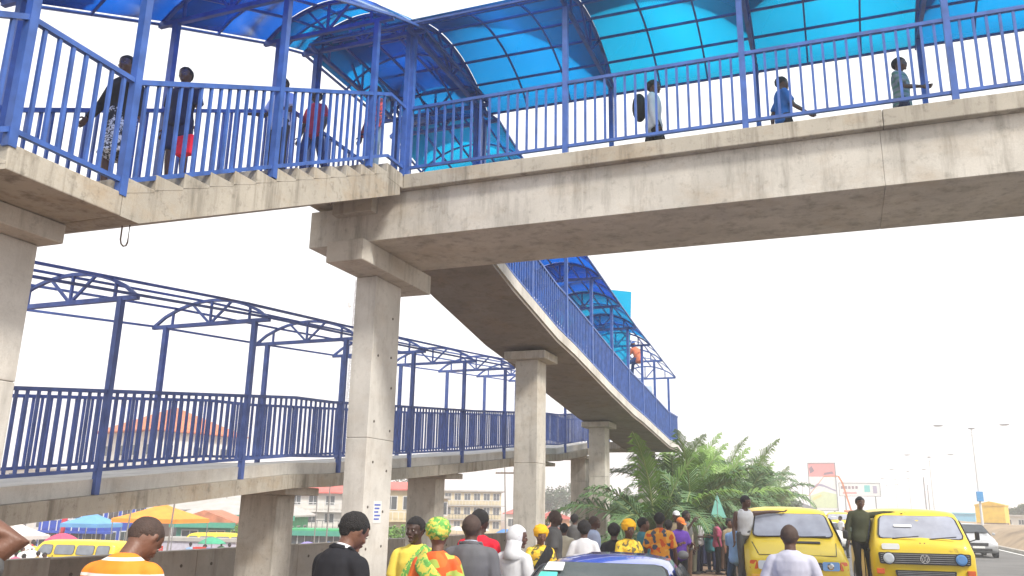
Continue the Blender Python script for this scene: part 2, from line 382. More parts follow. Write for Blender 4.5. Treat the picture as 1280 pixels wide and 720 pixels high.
wb(MB().prism([(-1.602, 2.392 - .17), (-6.45, .12), (-6.45, -.05), (-6.1, -.05), (-1.602, 2.17)], 'x', XL, XR), 'stair_slab', CON_EDGE, stair)
for y, x in ((5.95, -6.35), (10.2, -6.9)):
    hk = MB().tube([(x, y - .045, 4.5 if y < 6 else 6.5), (x, y - .045, 4.3 if y < 6 else 6.28), (x, y - .03, 4.26 if y < 6 else 6.24), (x, y, 4.245 if y < 6 else 6.225), (x, y + .03, 4.26 if y < 6 else 6.24), (x, y + .045, 4.3 if y < 6 else 6.28), (x, y + .045, 4.5 if y < 6 else 6.5)], .008, 6)
    wb(hk, 'lifting_hook', pmat('rusty_iron', (.12, .08, .06), .7), stair)

# ---- upper ramp (away from the camera) and lower ramp (comes back beside it)
P2 = [(13.952, 6.93), (15.9, 6.5), (18.9, 5.98), (20.3, 5.84), (23.9, 5.36), (26.9, 5.01), (28.3, 4.91), (33.0, 4.45), (35.2, 4.45)]
P3 = [(-15, 0.0), (6.0, 1.85), (12.8, 2.56), (14.0, 2.62), (19.6, 3.10), (20.8, 3.20), (27.0, 3.80), (28.2, 3.88), (33.0, 4.45)]
ramp = thing('access_ramp', 'long concrete ramp descending away from the main span toward the palm trees', 'ramp', (XR, 13.95, ZD))
def slabs(par, prof, x0, x1, th, mat, top=0.0):
    for (a, za), (b, zb) in zip(prof, prof[1:]):
        a_ = a + .003
        za_, zb_ = za + top, zb + top
        wb(MB().prism([(a_, za_), (b, zb_), (b, zb_ - th), (a_, za_ - th)], 'x', x0, x1), 'ramp_slab', mat, par)
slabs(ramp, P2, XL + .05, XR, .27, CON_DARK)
# pale upstand kerb along both edges
for (a, za), (b, zb) in zip(P2, P2[1:]):
    for x0, x1 in ((XR - .02, XR + .03), (XL, XL + .05)):
        wb(MB().prism([(a + .002, za + .05), (b, zb + .05), (b, zb - .19), (a + .002, za - .19)], 'x', x0, x1), 'edge_kerb', CON_PALE, ramp)
lramp = thing('lower_access_ramp', 'lower concrete ramp with curved bare roof frames on the left, rising to the right', 'ramp', (-9.1, 8.0, 2.0))
slabs(lramp, P3, -11.0, -9.12, .20, CON_PALE)
slabs(lramp, P3, -11.08, -9.0, .24, CON_EDGE, top=-.202)
wb(MB().box(-11.0, -8.003, 33.003, 35.2, 4.18, 4.45), 'landing_slab', CON_EDGE, lramp)

# ---- columns
def column(label, x0, x1, y0, y1, ztop, cap, mat, zcap=None, ground=0.0, holes=False, loc=None):
    b = Vector(((x0 + x1) / 2, (y0 + y1) / 2, ground))
    t = thing('concrete_column', label, 'column', b, 0, 'concrete columns carrying the footbridge')
    zc = ztop - (cap[4] if cap else 0)
    js = [ground - .3, 2.9, zc]; js = [j for j in js if j < zc - .5] + [zc]
    for za, zb in zip(js, js[1:]):
        wb(MB().box(x0, x1, y0, y1, za, zb - .004), 'shaft', mat, t, bevel=.010)
    if cap: wb(MB().box(cap[0], cap[1], cap[2], cap[3], zc, ztop - .002), 'column_cap', CON, t, bevel=.015)
    if holes:
        me = bpy.data.meshes.get('tie_hole') or MB().tube([(0, 0, 0), (.012, 0, 0)], .022, 8).mesh('tie_hole')
        if not me.materials: me.materials.append(pmat('hole_shadow_concrete', (.10, .085, .07), .95))
        z = ground + .6
        while z < zc - .2:
            for yy in (y0 + .17 + .05 * math.sin(z * 3), y1 - .2 + .05 * math.cos(z * 2)):
                if random.random() < .8: put('tie_hole', me, t, (x1 - .006, yy, z + random.uniform(-.1, .1)), b)
            z += .62
    return t
column('tall pale column in the foreground with stepped cap under the main beam', -7.39, -7.0, 11.86, 12.72, 5.918, (-7.4, -6.73, 10.93, 13.33, .35), CON_PALE, holes=True)
column('column at the far left edge under the stair landing', -7.5, -7.08, 5.2, 5.62, 4.428, (-7.55, -6.82, 3.9, 5.68, .2), CON_PALE)
column('column carrying the far end of the main span past the right road edge', 14.0, 14.6, 11.7, 12.5, 5.918, (13.7, 14.9, 10.93, 13.33, .35), CON)
column('nearer of the two columns under the descending upper ramp', -7.32, -6.74, 19.3, 19.95, 5.585, (-7.55, -6.5, 19.1, 20.15, .2), CON)
column('farther column under the descending upper ramp, beside the palm fronds', -7.75, -7.2, 27.4, 28.0, 4.67, (-7.95, -7.0, 27.2, 28.2, .18), CON)
column('column at the far landing where both ramps meet', -7.6, -7.0, 34.0, 34.6, 4.175, None, CON)
column('short column under the lower ramp, left of the foreground column', -10.35, -9.55, 13.15, 13.7, 2.15, (-10.8, -9.2, 12.9, 13.95, .14), CON, ground=-.5)
column('short column under the lower ramp, just right of the foreground column', -10.5, -9.7, 19.95, 20.5, 2.70, (-10.9, -9.3, 19.7, 20.75, .14), CON, ground=-.5)
column('slim column under the lower ramp seen between the two ramp columns', -10.4, -9.8, 27.4, 28.0, 3.38, (-10.8, -9.2, 27.1, 28.3, .12), CON, ground=-.5)
column('column under the lower ramp tight beside the farther ramp column', -9.85, -9.25, 32.2, 32.8, 3.86, (-10.6, -9.1, 31.9, 33.0, .12), CON, ground=-.5)

# ---- railings
xs = [-6.08, -3.46, -.87, 1.71, 4.3, 6.9, 9.5, 12.1, 14.7, 17.3]
flat = [(-100, ZD), (100, ZD)]
railing('blue railing along the near edge of the main span', 'x', 11.06, xs, flat, BLUE)
railing('blue railing along the far edge of the main span', 'x', 13.88, xs, flat, BLUE)
PST = [(-2, 4.66 - 2.25 - .65), (-.4, 2.39), (.1, 2.55), (4.45, 4.66), (5.65, 4.66), (10.5, 6.93), (13.95, 6.93)]
ys_st = [0.1, 2.3, 4.47, 5.64, 7.83, 10.0, 10.5]
railing('blue railing on the near side of the stair flights and stair landing', 'y', XR - .03, ys_st, PST, BLUE)
railing('short piece of blue railing closing the deck corner above the column', 'y', XR - .03, [10.5, 11.02], PST, BLUE)
railing('blue railing on the far side of the stair flights', 'y', XL + .05, [0.1, 2.3, 4.47, 5.64, 7.83, 10.0, 11.0, 13.9], PST, BLUE)
ys2 = [13.95, 17.1, 19.7, 22.05, 24.3, 26.4, 28.5, 30.6, 33.3]
railing('blue railing on the road side of the descending upper ramp', 'y', XR - .02, ys2 + [35.17], P2, BLUE)
railing('blue railing on the far side of the descending upper ramp', 'y', XL + .04, ys2, P2, BLUE)
railing('blue railing closing the end of the far landing', 'x', 35.15, [-11.0, -9.5, -7.8, -6.14], [(-20, 4.45), (0, 4.45)], BLUE)
ys3 = [2.9, 5.75, 8.62, 11.5, 14.38, 17.3, 20.2, 23.15, 26.1, 29.1, 32.1]
railing('blue railing on the near side of the lower ramp with bare roof frames', 'y', -9.1, ys3 + [33.2], P3, BLUE_DK)
railing('blue railing on the far side of the lower ramp with bare roof frames', 'y', -11.0, ys3 + [35.17], P3 + [(36, 4.45)], BLUE_DK)

# ---- canopies
canopy('blue translucent vaulted canopy over the main span', 'x', [-7.93] + xs, [ZD] * (len(xs) + 1), [9.42] * (len(xs) + 1), (11.06, 13.88), (10.76, 14.2), .58, BLUE, sheets=range(20), sheet_m=[SHEET, SHEET, SHEET_CYAN, SHEET_CYAN])
yst = [2.3, 4.47, 5.64, 7.83, 10.0, 11.02, 13.84]
zst = [interp(PST, y) for y in yst]
canopy('deep blue vaulted canopy stepping down over the staircase', 'y', yst, zst, [3.58 + 2.47, 7.13, 7.13, 8.14, 9.08, 9.45, 9.47], (XR - .03, XL + .05), (XR + .25, XL - .25), .5, BLUE, sheets=range(20), sheet_m=[SHEET_DEEP, SHEET, SHEET_DEEP, SHEET_DEEP, SHEET, SHEET], purlins=6, ribs=1)
y2 = [14.22] + ys2[1:]
z2 = [ZD - .06] + [interp(P2, y) for y in ys2[1:]]
canopy('blue canopy over the descending ramp, bare frames at its far end', 'y', y2, z2, [9.30] + [z + 2.5 for z in z2[1:]], (XR - .02, XL + .04), (XR + .27, XL - .27), .5, BLUE, sheets=range(6), sheet_m=[SHEET_CYAN, SHEET, SHEET_DEEP, SHEET_DEEP], purlins=6, ribs=1)
canopy('bare curved roof frames without sheets over the lower ramp', 'y', ys3, [interp(P3, y) for y in ys3], [interp(P3, y) + 2.43 for y in ys3], (-9.1, -11.0), (-8.8, -11.3), .42, BLUE_DK, purlins=6, ribs=0, drop=.2)
# loose sheets at the end of the covered part
def slab_sheet(label, pts, mat, name='roof_sheet', cat='roofing sheet', group=None, th=.02):
    m = MB(); vs = [Vector(p) for p in pts]; nrm = (vs[1] - vs[0]).cross(vs[2] - vs[0]).normalized() * th
    m.add(vs + [v + nrm for v in vs], [(0, 1, 2, 3), (7, 6, 5, 4), (0, 4, 5, 1), (1, 5, 6, 2), (2, 6, 7, 3), (3, 7, 4, 0)])
    o = m.build(name, mat, None, pts[0]); o['label'] = label; o['category'] = cat
    if group: o['group'] = group
    return o
slab_sheet('loose cyan roofing sheet standing upright on the canopy frames above the palms', [(-7.7, 27.3, 6.4), (-6.55, 28.3, 6.4), (-6.5, 28.6, 9.35), (-7.7, 27.6, 9.35)], SHEET_CYAN)
# ============================================================ GROUND, ROAD, WALL
def sheet(name, xs_, y0, y1, ny, mat, kind='structure', zf=None, jit=0):
    """xs_: list of (x, z); extruded along y"""
    m = MB(); n = len(xs_); vs = []
    for j in range(ny + 1):
        y = y0 + (y1 - y0) * (j / ny) ** 1.6
        for x, z in xs_: vs.append((x, y, z + (zf(x, y) if zf else 0)))
    fs = [(j * n + i, j * n + i + 1, (j + 1) * n + i + 1, (j + 1) * n + i) for j in range(ny) for i in range(n - 1)]
    m.add(vs, fs); o = m.build(name, mat, None, smooth=True); o['kind'] = kind; return o
EARTH = pmat('red_earth', (.24, .155, .105), .95, .3, 1.2, .5, 25, coords='World')
ASPH = pmat('worn_asphalt', (.13, .125, .12), .85, .18, .5, .35, 90, coords='World')
MARKET_G = pmat('dusty_market_ground', (.40, .34, .27), .95, .25, .6, .4, 20, coords='World')
SAND = pmat('sandy_bank', (.30, .22, .14), .95, .35, .5, .6, 8, coords='World')
def nz(x, y): return .05 * noise.noise(Vector((x * .4, y * .4, 0)))
sheet('ground', [(-900, -2.15), (-200, -2.15), (-60, -2.15), (-30, -2.05), (-16, -1.95), (-12.2, -.5), (-11.3, -.1), (-9, 0), (-6, 0), (-3, 0), (-2.1, -.02), (-1.9, -.12), (30, -.12), (60, -.1), (300, -.1), (900, -.1)], -60, 1500, 90, EARTH)
sheet('road', [(-1.85, -.10), (-1, -.02), (2, 0), (6, 0), (8.5, -.02)], -60, 900, 60, ASPH)
sheet('market_road', [(-48, -2.03), (-42, -2.01), (-36, -2.02)], -40, 500, 20, ASPH)
PAINT = pmat('worn_road_paint', (.78, .78, .74), .7, .12, 6, coords='World')
for k in range(40):
    y = 6 + k * 9
    MB().box(3.3, 3.42, y, y + 3.2, .004, .008).build('lane_marking', PAINT)['kind'] = 'structure'
MB().box(8.1, 8.24, -60, 800, -.004, .004).build('edge_line', PAINT)['kind'] = 'structure'
KERB = concrete('kerb_concrete', (.5, .47, .42), amount=.5)
for y in range(0, 300, 3):
    pass
kb = thing('kerb', 'low concrete kerb stones along the right edge of the road', 'kerb', (8.6, 20, 0))
km = MB().box(-.11, .11, 0, 1.97, -.2, .14).mesh('kerb_stone'); km.materials.append(KERB)
for k in range(110): put('kerb_stone', km, kb, (8.62, 20 + k * 2 + 0.0, 0), kb.location)
def bank(x, y): return .25 * noise.noise(Vector((x * .3, y * .12, 3))) + .12 * noise.noise(Vector((x * 1.1, y * .8, 5)))
sheet('earth_bank', [(8.75, -.05), (9.2, .1), (10.2, .75), (11.5, 1.0), (14, 1.05), (18, .9), (24, .3), (34, -.3)], 10, 330, 160, SAND, zf=lambda x, y: bank(x, y) * (0 if x < 9 or x > 30 else 1))

# parapet wall between the ramp and the lower market ground, cast in panels
wt = thing('concrete_wall', 'low weathered concrete wall cast in panels behind the lower ramp', 'wall', (-11.3, 5, 0))
wm = MB().box(-.11, .11, .006, 1.594, -.9, 1.0).mesh('wall_panel'); wm.materials.append(CON_WALL)
for k in range(21):
    put('wall_panel', wm, wt, (-11.35 + random.uniform(-.006, .006), 2 + k * 1.6, random.uniform(-.008, .008)), wt.location)
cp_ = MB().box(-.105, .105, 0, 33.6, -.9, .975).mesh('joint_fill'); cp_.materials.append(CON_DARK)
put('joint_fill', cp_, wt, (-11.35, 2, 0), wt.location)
thm = MB().tube([(0, 0, 0), (.008, 0, 0)], .03, 8).mesh('tie_hole'); thm.materials.append(pmat('hole_shadow_concrete', (.10, .085, .07), .95))
for k in range(21):
    for yy in (.4, 1.2): put('tie_hole', thm, wt, (-11.235, 2 + k * 1.6 + yy, .74), wt.location)
# ============================================================ PEOPLE
SKINS = [pmat('dark_brown_skin', (.085, .038, .024), .5, .12, 9, .15, 60), pmat('brown_skin', (.15, .068, .042), .5, .12, 9, .15, 60), pmat('deep_skin', (.055, .028, .02), .48, .12, 9, .15, 60)]
HAIR = pmat('black_hair', (.012, .010, .010), .85, .3, 40, .8, 120)
SHAVED = pmat('shaved_hair', (.055, .032, .024), .75, .2, 40, .4, 150)
EYEW = pmat('eye_white', (.42, .38, .34), .3, .02); EYEB = pmat('eye_dark', (.01, .008, .008), .2, .02)
LIPM = pmat('lips', (.12, .04, .035), .5, .1); SHOE = pmat('black_shoe', (.02, .018, .018), .5, .2)
def cloth(name, col, rough=.85, var=.1): return pmat('cloth_' + name, col, rough, var, 6, .25, 220, spec=.2)

def loft(mb, pts, radii, ref=(1, 0, 0), n=16, mi=0):
    """rings along pts; radii (a,b) with a measured along ref; closed with rounded ends"""
    pts = [Vector(p) for p in pts]; k = len(pts); ref = Vector(ref); vs = []
    for i, p in enumerate(pts):
        t = (pts[min(i + 1, k - 1)] - pts[max(i - 1, 0)])
        t = t.normalized() if t.length > 1e-6 else Vector((0, 0, 1))
        a = ref - t * ref.dot(t)
        if a.length < .05: a = Vector((0, 1, 0)) - t * t.y
        a.normalize(); b = t.cross(a)
        r = radii[i]; ra, rb = (r if isinstance(r, tuple) else (r, r))
        vs += [p + a * math.cos(q * 2 * PI / n) * ra + b * math.sin(q * 2 * PI / n) * rb for q in range(n)]
    def capc(i, j, s):
        t = (pts[i] - pts[j]).normalized(); r = radii[i]; r = min(r) if isinstance(r, tuple) else r
        return pts[i] + t * r * s
    c0 = capc(0, 1, .55); c1 = capc(k - 1, k - 2, .55); nb = len(vs); vs += [c0, c1]
    fs = [(i * n + q, i * n + (q + 1) % n, (i + 1) * n + (q + 1) % n, (i + 1) * n + q) for i in range(k - 1) for q in range(n)]
    fs += [(nb, (q + 1) % n, q) for q in range(n)] + [(nb + 1, (k - 1) * n + q, (k - 1) * n + (q + 1) % n) for q in range(n)]
    mb.add(vs, fs, mi)

TMP_SC = bpy.data.scenes.new('tmp_fuse')
def fuse(mb, voxel, smooth=2, name='m', folds=0, seed=0, extra=None, fscale=(9, 9, 5)):
    """union of closed pieces into one continuous surface"""
    me = mb.mesh(name); o = bpy.data.objects.new('tmp', me); TMP_SC.collection.objects.link(o)
    r = o.modifiers.new('r', 'REMESH'); r.mode = 'VOXEL'; r.voxel_size = voxel
    if smooth: s = o.modifiers.new('s', 'SMOOTH'); s.iterations = smooth; s.factor = .6
    TMP_SC.view_layers[0].update(); dg = TMP_SC.view_layers[0].depsgraph; ev = o.evaluated_get(dg)
    out = bpy.data.meshes.new_from_object(ev, depsgraph=dg); out.name = name
    bpy.data.objects.remove(o); bpy.data.meshes.remove(me)
    if folds:
        nrm = [v.normal.copy() for v in out.vertices]
        for v, nn in zip(out.vertices, nrm):
            p = v.co; q = Vector((p.x * fscale[0] + seed, p.y * fscale[1], p.z * fscale[2] + seed * .7))
            f = noise.noise(q) + .6 * noise.noise(q * 2.1)
            v.co = p + nn * f * folds
    if extra:
        bm = bmesh.new(); bm.from_mesh(out); e = extra.mesh('e'); bm.from_mesh(e); bm.to_mesh(out); bm.free(); bpy.data.meshes.remove(e)
    out.polygons.foreach_set('use_smooth', [True] * len(out.polygons)); out.update()
    return out

def V3(*a): return Vector(a)
def person(label, loc, face, h=1.72, top='shirt', top_m=None, bottom='trousers', bot_m=None, skin=0, hair='short', hair_m=None,
           lean=0, roll=0, head=(0, 0), arms=None, legs=None, vox=.017, sleeves='short', group=None, fold=.006, fat=1.0, female=False,
           collar=None, z=0.0, seed=None, detail=False, sash=None, hem=None, hands=True):
    """face: heading in degrees (0 = +y, 90 = -x). head: (yaw to own left, pitch down) in degrees.
    arms: ((upper dir, fore dir) right, (..) left) in body axes x right, y forward, z up."""
    s = h / 1.715; sd = seed if seed is not None else len(label) * 1.7
    root = thing('person', label, 'person', (loc[0], loc[1], z), math.radians(face), group)
    sk = SKINS[skin]
    R = Matrix.Rotation(-math.radians(lean), 3, 'X') @ Matrix.Rotation(math.radians(roll), 3, 'Y')
    legs = legs or ((V3(.03, .02, -1), V3(.0, -.04, -1)), (V3(-.03, .0, -1), V3(0, -.04, -1)))
    LT, LS = .44 * s, .42 * s
    hx = .088 * s
    foot = []
    for i, (t, sh) in enumerate(legs):
        t = Vector(t).normalized(); sh = Vector(sh).normalized(); sx = 1 if i == 0 else -1
        hip = V3(sx * hx, 0, 0); kn = hip + t * LT; an = kn + sh * LS; foot.append((hip, kn, an))
    zp = -min(f[2].z for f in foot) + .085 * s
    foot = [tuple(p + V3(0, 0, zp) for p in f) for f in foot]
    pel = V3(0, 0, zp)
    def up(x, y, z_): return pel + R @ V3(x * s, y * s, z_ * s)
    wf = fat; sh_w = (.155 if female else .178)
    T = [(-.06, .0, .140, .105), (.02, .0, .152, .112), (.14, .0, .138, .10), (.24, .005, .150, .108), (.34, .0, .168, .115), (.42, -.008, .165, .105), (.465, -.01, .125, .088), (.505, -.008, .078, .068)]
    if female: T = [(-.06, -.005, .16, .12), (.02, -.008, .172, .125), (.14, .0, .128, .098), (.24, .012, .14, .112), (.34, .02, .15, .122), (.42, .0, .145, .1), (.465, -.01, .11, .08), (.505, -.008, .07, .06)]
    T = [(a, b, c * wf, d * wf) for a, b, c, d in T]
    shs = [up(sh_w, -.01, .415), up(-sh_w, -.01, .415)]
    arms = arms or ((V3(.12, .03, -1), V3(.02, .22, -1)), (V3(-.12, .03, -1), V3(-.02, .22, -1)))
    A = []
    for (u_, f_), p in zip(arms, shs):
        u_ = (R @ Vector(u_)).normalized(); f_ = (R @ Vector(f_)).normalized()
        el = p + u_ * .29 * s; wr = el + f_ * .255 * s; A.append((p, el, wr, u_, f_))
    # head
    hy, hp = math.radians(head[0]), math.radians(head[1])
    HR = R @ Matrix.Rotation(hy, 3, 'Z') @ Matrix.Rotation(-hp, 3, 'X')
    nb = up(0, -.012, .49)
    hc = nb + R @ V3(0, .012 * s, .05 * s) + HR @ V3(0, .018 * s, .105 * s)
    def H(x, y, z_): return hc + HR @ V3(x * s, y * s, z_ * s)
    body = MB()
    torso_pts = [up(0, y_, z_) for z_, y_, _, _ in T]
    loft(body, torso_pts, [((c - .012) * s, (d - .012) * s) for _, _, c, d in T], ref=R @ V3(1, 0, 0), n=18)
    loft(body, [up(0, -.012, .45), nb, hc + HR @ V3(0, -.012 * s, -.06 * s)], [.062 * s, .056 * s, .054 * s], n=12)
    for (p, el, wr, u_, f_) in A:
        body.ell(p, (.048 * s,) * 3, 12, 8)
        loft(body, [p, p + (el - p) * .25, p + (el - p) * .6, el, el + (wr - el) * .3, wr], [.052 * s, .05 * s, .043 * s, .036 * s, .038 * s, .024 * s], n=10)
    for (hip, kn, an) in foot:
        loft(body, [hip + V3(0, 0, .03), hip + (kn - hip) * .35, hip + (kn - hip) * .8, kn, kn + (an - kn) * .3, an + (kn - an) * .12, an], [.083 * s, .078 * s, .055 * s, .05 * s, .052 * s, .034 * s, .034 * s], n=12)
    # head form
    def hf(d, q):
        x, y, z_ = q
        x *= 1.04
        if d.z > 0: kz = (1 + .10 * math.sin(PI * d.z)); x *= kz; y *= kz
        if z_ < 0: x *= 1 - .28 * (-z_ / .118) ** 1.5; y = y * (1 - .12 * (-z_ / .118)) + .012 * (-z_ / .118)
        if y < 0: y *= 1.04
        if d.y > .6 and -.2 < d.z < .35: y -= .006
        return HR @ V3(x * s, y * s, z_ * s)
    body.ell(hc, (.076, .094, .118), 24, 18, fn=lambda d, q: hf(d, q))
    # brow, nose, cheeks, mouth, chin, ears
    loft(body, [H(-.04, .082, .028), H(0, .092, .03), H(.04, .082, .028)], [.010 * s] * 3, n=8)
    loft(body, [H(0, .090, .022), H(0, .102, -.002), H(0, .108, -.02)], [.008 * s, .011 * s, .014 * s], n=8)
    loft(body, [H(-.016, .096, -.024), H(.016, .096, -.024)], [.011 * s] * 2, n=8)
    loft(body, [H(-.022, .086, -.055), H(0, .096, -.052), H(.022, .086, -.055)], [.011 * s] * 3, n=8)
    loft(body, [H(-.015, .078, -.09), H(.015, .078, -.09)], [.02 * s] * 2, n=8)
    for sx in (-1, 1):
        loft(body, [H(sx * .072, -.002, .022), H(sx * .082, -.010, .012), H(sx * .078, -.004, -.018)], [.012 * s, .015 * s, .009 * s], n=8)
        loft(body, [H(sx * .045, .07, -.02), H(sx * .05, .055, -.03)], [.018 * s] * 2, n=8)
    ex = None
    if hands:
        ex = MB()
        for side, (p, el, wr, u_, f_) in zip((1, -1), A):
            f = f_; ref = (R @ V3(0, 1, 0)); wd = f.cross(ref)
            if wd.length < .2: wd = f.cross(V3(1, 0, 0))
            wd = f.cross(wd).normalized()      # across the knuckles
            pn = f.cross(wd).normalized() * side   # palm normal side
            pc = wr + f * .075 * s
            loft(ex, [wr - f * .012 * s, wr + f * .02 * s, wr + f * .06 * s, wr + f * .088 * s], [(.024 * s, .019 * s), (.034 * s, .016 * s), (.041 * s, .014 * s), (.038 * s, .011 * s)], ref=wd, n=8)
            for k, (o_, l_) in enumerate(((-.03, .062), (-.011, .075), (.009, .07), (.028, .055))):
                b0 = wr + f * .082 * s + wd * o_ * s; c1 = b0 + (f * .9 - pn * .25).normalized() * l_ * .5 * s; c2 = c1 + (f * .75 - pn * .6).normalized() * l_ * .5 * s
                loft(ex, [b0, c1, c2], [.0095 * s, .009 * s, .0075 * s], n=6)
            b0 = wr + f * .03 * s - wd * .032 * s; c1 = b0 + (f * .6 - wd * .7).normalized() * .035 * s; c2 = c1 + (f * .85 - wd * .25 - pn * .3).normalized() * .03 * s
            loft(ex, [b0, c1, c2], [.013 * s, .011 * s, .009 * s], n=6)
    me = fuse(body, min(vox, .015) if not detail else .0085, 2, 'body', extra=ex)
    link('body', me, sk, root)
    # eyes and lips
    for sx in (-1, 1):
        e = MB(); e.mi = 0
        e.ell(H(sx * .03, .083, .008), (.0105 * s, .009 * s, .0055 * s), 10, 8); e.ell(H(sx * .03, .0905, .008), (.0058 * s, .004 * s, .0058 * s), 8, 6, mi=1)
        e.build('eye', [EYEW, EYEB], root, smooth=True)
    lp = MB(); loft(lp, [H(-.024, .090, -.052), H(0, .102, -.049), H(.024, .090, -.052)], [.006 * s, .008 * s, .006 * s], n=8)
    lp.build('lips', LIPM, root, smooth=True)
    # hair
    if hair in ('short', 'afro', 'shaved', 'bun', 'long'):
        hm = MB(); g = {'short': .010, 'afro': .022, 'shaved': .0035, 'bun': .016, 'long': .016}[hair]
        rr = random.Random(sd)
        def hfn(d, q, g=g):
            k = g * (1 + .35 * noise.noise(d * 4 + V3(sd, 0, 0)))
            x, y, z_ = d.x * (.076 + k), d.y * (.096 + k), d.z * (.118 + k)
            x *= 1.04
            if d.z > 0: kz = (1 + .10 * math.sin(PI * d.z)); x *= kz; y *= kz
            y -= .016 if g > .005 else .010; z_ += (.001 if g < .005 else .006)
            if z_ < .0 and d.y > -.45: x *= .8; y *= .8
            if z_ < -.02: x *= .86; y = y * .9 - .004; z_ = -.02 + (z_ + .02) * .55
            if d.y > .2 and z_ < .052: y = min(y, .03)       # hairline
            return HR @ V3(x * s, y * s, z_ * s)
        hm.ell(hc, (1, 1, 1), 26, 20, fn=hfn)
        if hair == 'bun': hm.ell(H(0, -.10, .06), (.05 * s,) * 3, 12, 8)
        if hair == 'long':
            loft(hm, [H(0, -.05, .03), H(0, -.075, -.05), H(0, -.07, -.13)], [(.075 * s, .05 * s), (.075 * s, .045 * s), (.06 * s, .03 * s)], ref=HR @ V3(1, 0, 0), n=12)
        hm.build('hair', hair_m or (SHAVED if hair == 'shaved' else HAIR), root, smooth=True)
    elif hair == 'wrap':
        hm = MB()
        def wfn(d, q):
            k = 1 + .10 * noise.noise(d * 3.2 + V3(sd, 1, 2)) + .04 * math.sin(d.z * 16 + d.x * 5)
            x, y, z_ = d.x * .115 * k, d.y * .125 * k, d.z * .108 * k
            z_ += .062; y -= .03
            if d.y > .3 and z_ < .05: y = min(y, .06)
            return HR @ V3(x * s, y * s, z_ * s)
        hm.ell(hc, (1, 1, 1), 30, 22, fn=wfn)
        hm.ell(H(.03, -.10, .085), (.05 * s, .03 * s, .045 * s), 12, 8, fn=lambda d, q: q * (1 + .3 * noise.noise(d * 4)))
        hm.build('head_tie', hair_m, root, smooth=True)
    elif hair == 'veil':
        hm = MB()
        def vfn(d, q):
            k = 1 + .04 * noise.noise(d * 3 + V3(sd, 1, 2)); x, y, z_ = d.x * .092 * k, d.y * .112 * k, d.z * .122 * k
            y -= .014; z_ += .008
            if d.y > .25 and z_ < .055: y = min(y, .035); x *= .93
            return HR @ V3(x * s, y * s, z_ * s)
        hm.ell(hc, (1, 1, 1), 28, 20, fn=vfn)
        loft(hm, [H(0, -.02, -.03), H(0, -.03, -.09), up(0, -.035, .485), up(0, -.03, .43)], [(.086 * s, .095 * s), (.084 * s, .082 * s), (.112 * s, .09 * s), (.15 * s, .115 * s)], ref=HR @ V3(1, 0, 0), n=16)
        hm.build('headscarf', hair_m, root, smooth=True)
    elif hair == 'cap':
        hm = MB()
        hm.ell(hc, (1, 1, 1), 24, 16, fn=lambda d, q: HR @ V3(d.x * .085 * s, (d.y * .104 - .004) * s, (max(d.z, -.1) * .085 + .052) * s))
        loft(hm, [H(0, .07, .048), H(0, .12, .040), H(0, .155, .030)], [(.07 * s, .008 * s), (.065 * s, .007 * s), (.035 * s, .005 * s)], ref=HR @ V3(1, 0, 0), n=12)
        hm.build('cap', hair_m, root, smooth=True)
    # ---- garments
    def ring(zz, g):
        for (za, ya, ca, da), (zb, yb, cb, db) in zip(T, T[1:]):
            if za <= zz <= zb:
                t = (zz - za) / (zb - za); return up(0, ya + (yb - ya) * t, zz), ((ca + (cb - ca) * t + g) * s, (da + (db - da) * t + g) * s)
        if zz < T[0][0]: return up(0, T[0][1], zz), ((T[0][2] + g) * s, (T[0][3] + g) * s)
        return up(0, T[-1][1], zz), ((T[-1][2] + g) * s, (T[-1][3] + g) * s)
    g = {'shirt': .018, 'suit': .034, 'blouse': .022, 'tunic': .034, 'vest': .01, 'tshirt': .018}.get(top, .02)
    hz = hem if hem is not None else {'shirt': -.12, 'suit': -.20, 'tunic': -.30, 'blouse': -.08, 'vest': .0, 'tshirt': -.10}.get(top, -.1)
    tm = MB(); zs = [hz, hz + .05, -.02, .06, .14, .24, .34, .43, .475, .505]; zs = sorted(q for q in set(zs) if q >= hz)
    if top == 'vest': zs = [.0, .06, .14, .24, .34, .42, .45]
    pr = [ring(q, g + ((.018 if top in ('suit', 'tunic', 'shirt') else .010) if q < .05 else 0) - (.008 if q > .5 else 0)) for q in zs]
    loft(tm, [p for p, _ in pr], [r for _, r in pr], ref=R @ V3(1, 0, 0), n=24)
    if top != 'vest':
        for (p, el, wr, u_, f_) in A:
            loft(tm, [up(0, -.012, .43), p * .5 + up(0, -.012, .445) * .5, p + (p - el) * .02], [(.06 + g * .5) * s, (.056 + g * .5) * s, (.048 + g * .6) * s], n=12)
            tm.ell(p, ((.050 + g * .6) * s,) * 3, 14, 10)
            if sleeves == 'long':
                loft(tm, [p, p + (el - p) * .2, p + (el - p) * .5, el, el + (wr - el) * .5, wr - f_ * .01], [(.052 + g * .6) * s, (.054 + g * .6) * s, (.047 + g * .7) * s, (.044 + g * .6) * s, (.038 + g * .6) * s, (.032 + g * .5) * s], n=12)
            elif sleeves == 'short':
                loft(tm, [p, p + (el - p) * .2, p + (el - p) * .4, p + (el - p) * .72], [(.052 + g * .6) * s, (.055 + g * .6) * s, (.054 + g * .7) * s, (.056 + g * .8) * s], n=12)
            else: loft(tm, [p, p + (el - p) * .08, p + (el - p) * .15], [(.05 + g * .4) * s, (.055 + g * .5) * s, (.05 + g * .4) * s], n=12)
    else:
        for (p, el, wr, u_, f_) in A: loft(tm, [up(.07 if p is shs[0] else -.07, 0, .40), up(.08 if p is shs[0] else -.08, -.01, .49)], [(.03 * s, .085 * s)] * 2, ref=R @ V3(1, 0, 0), n=10)
    nm = {'suit': 'suit_jacket', 'vest': 'sleeveless_vest', 'blouse': 'blouse', 'tunic': 'tunic', 'tshirt': 'tshirt'}.get(top, 'shirt')
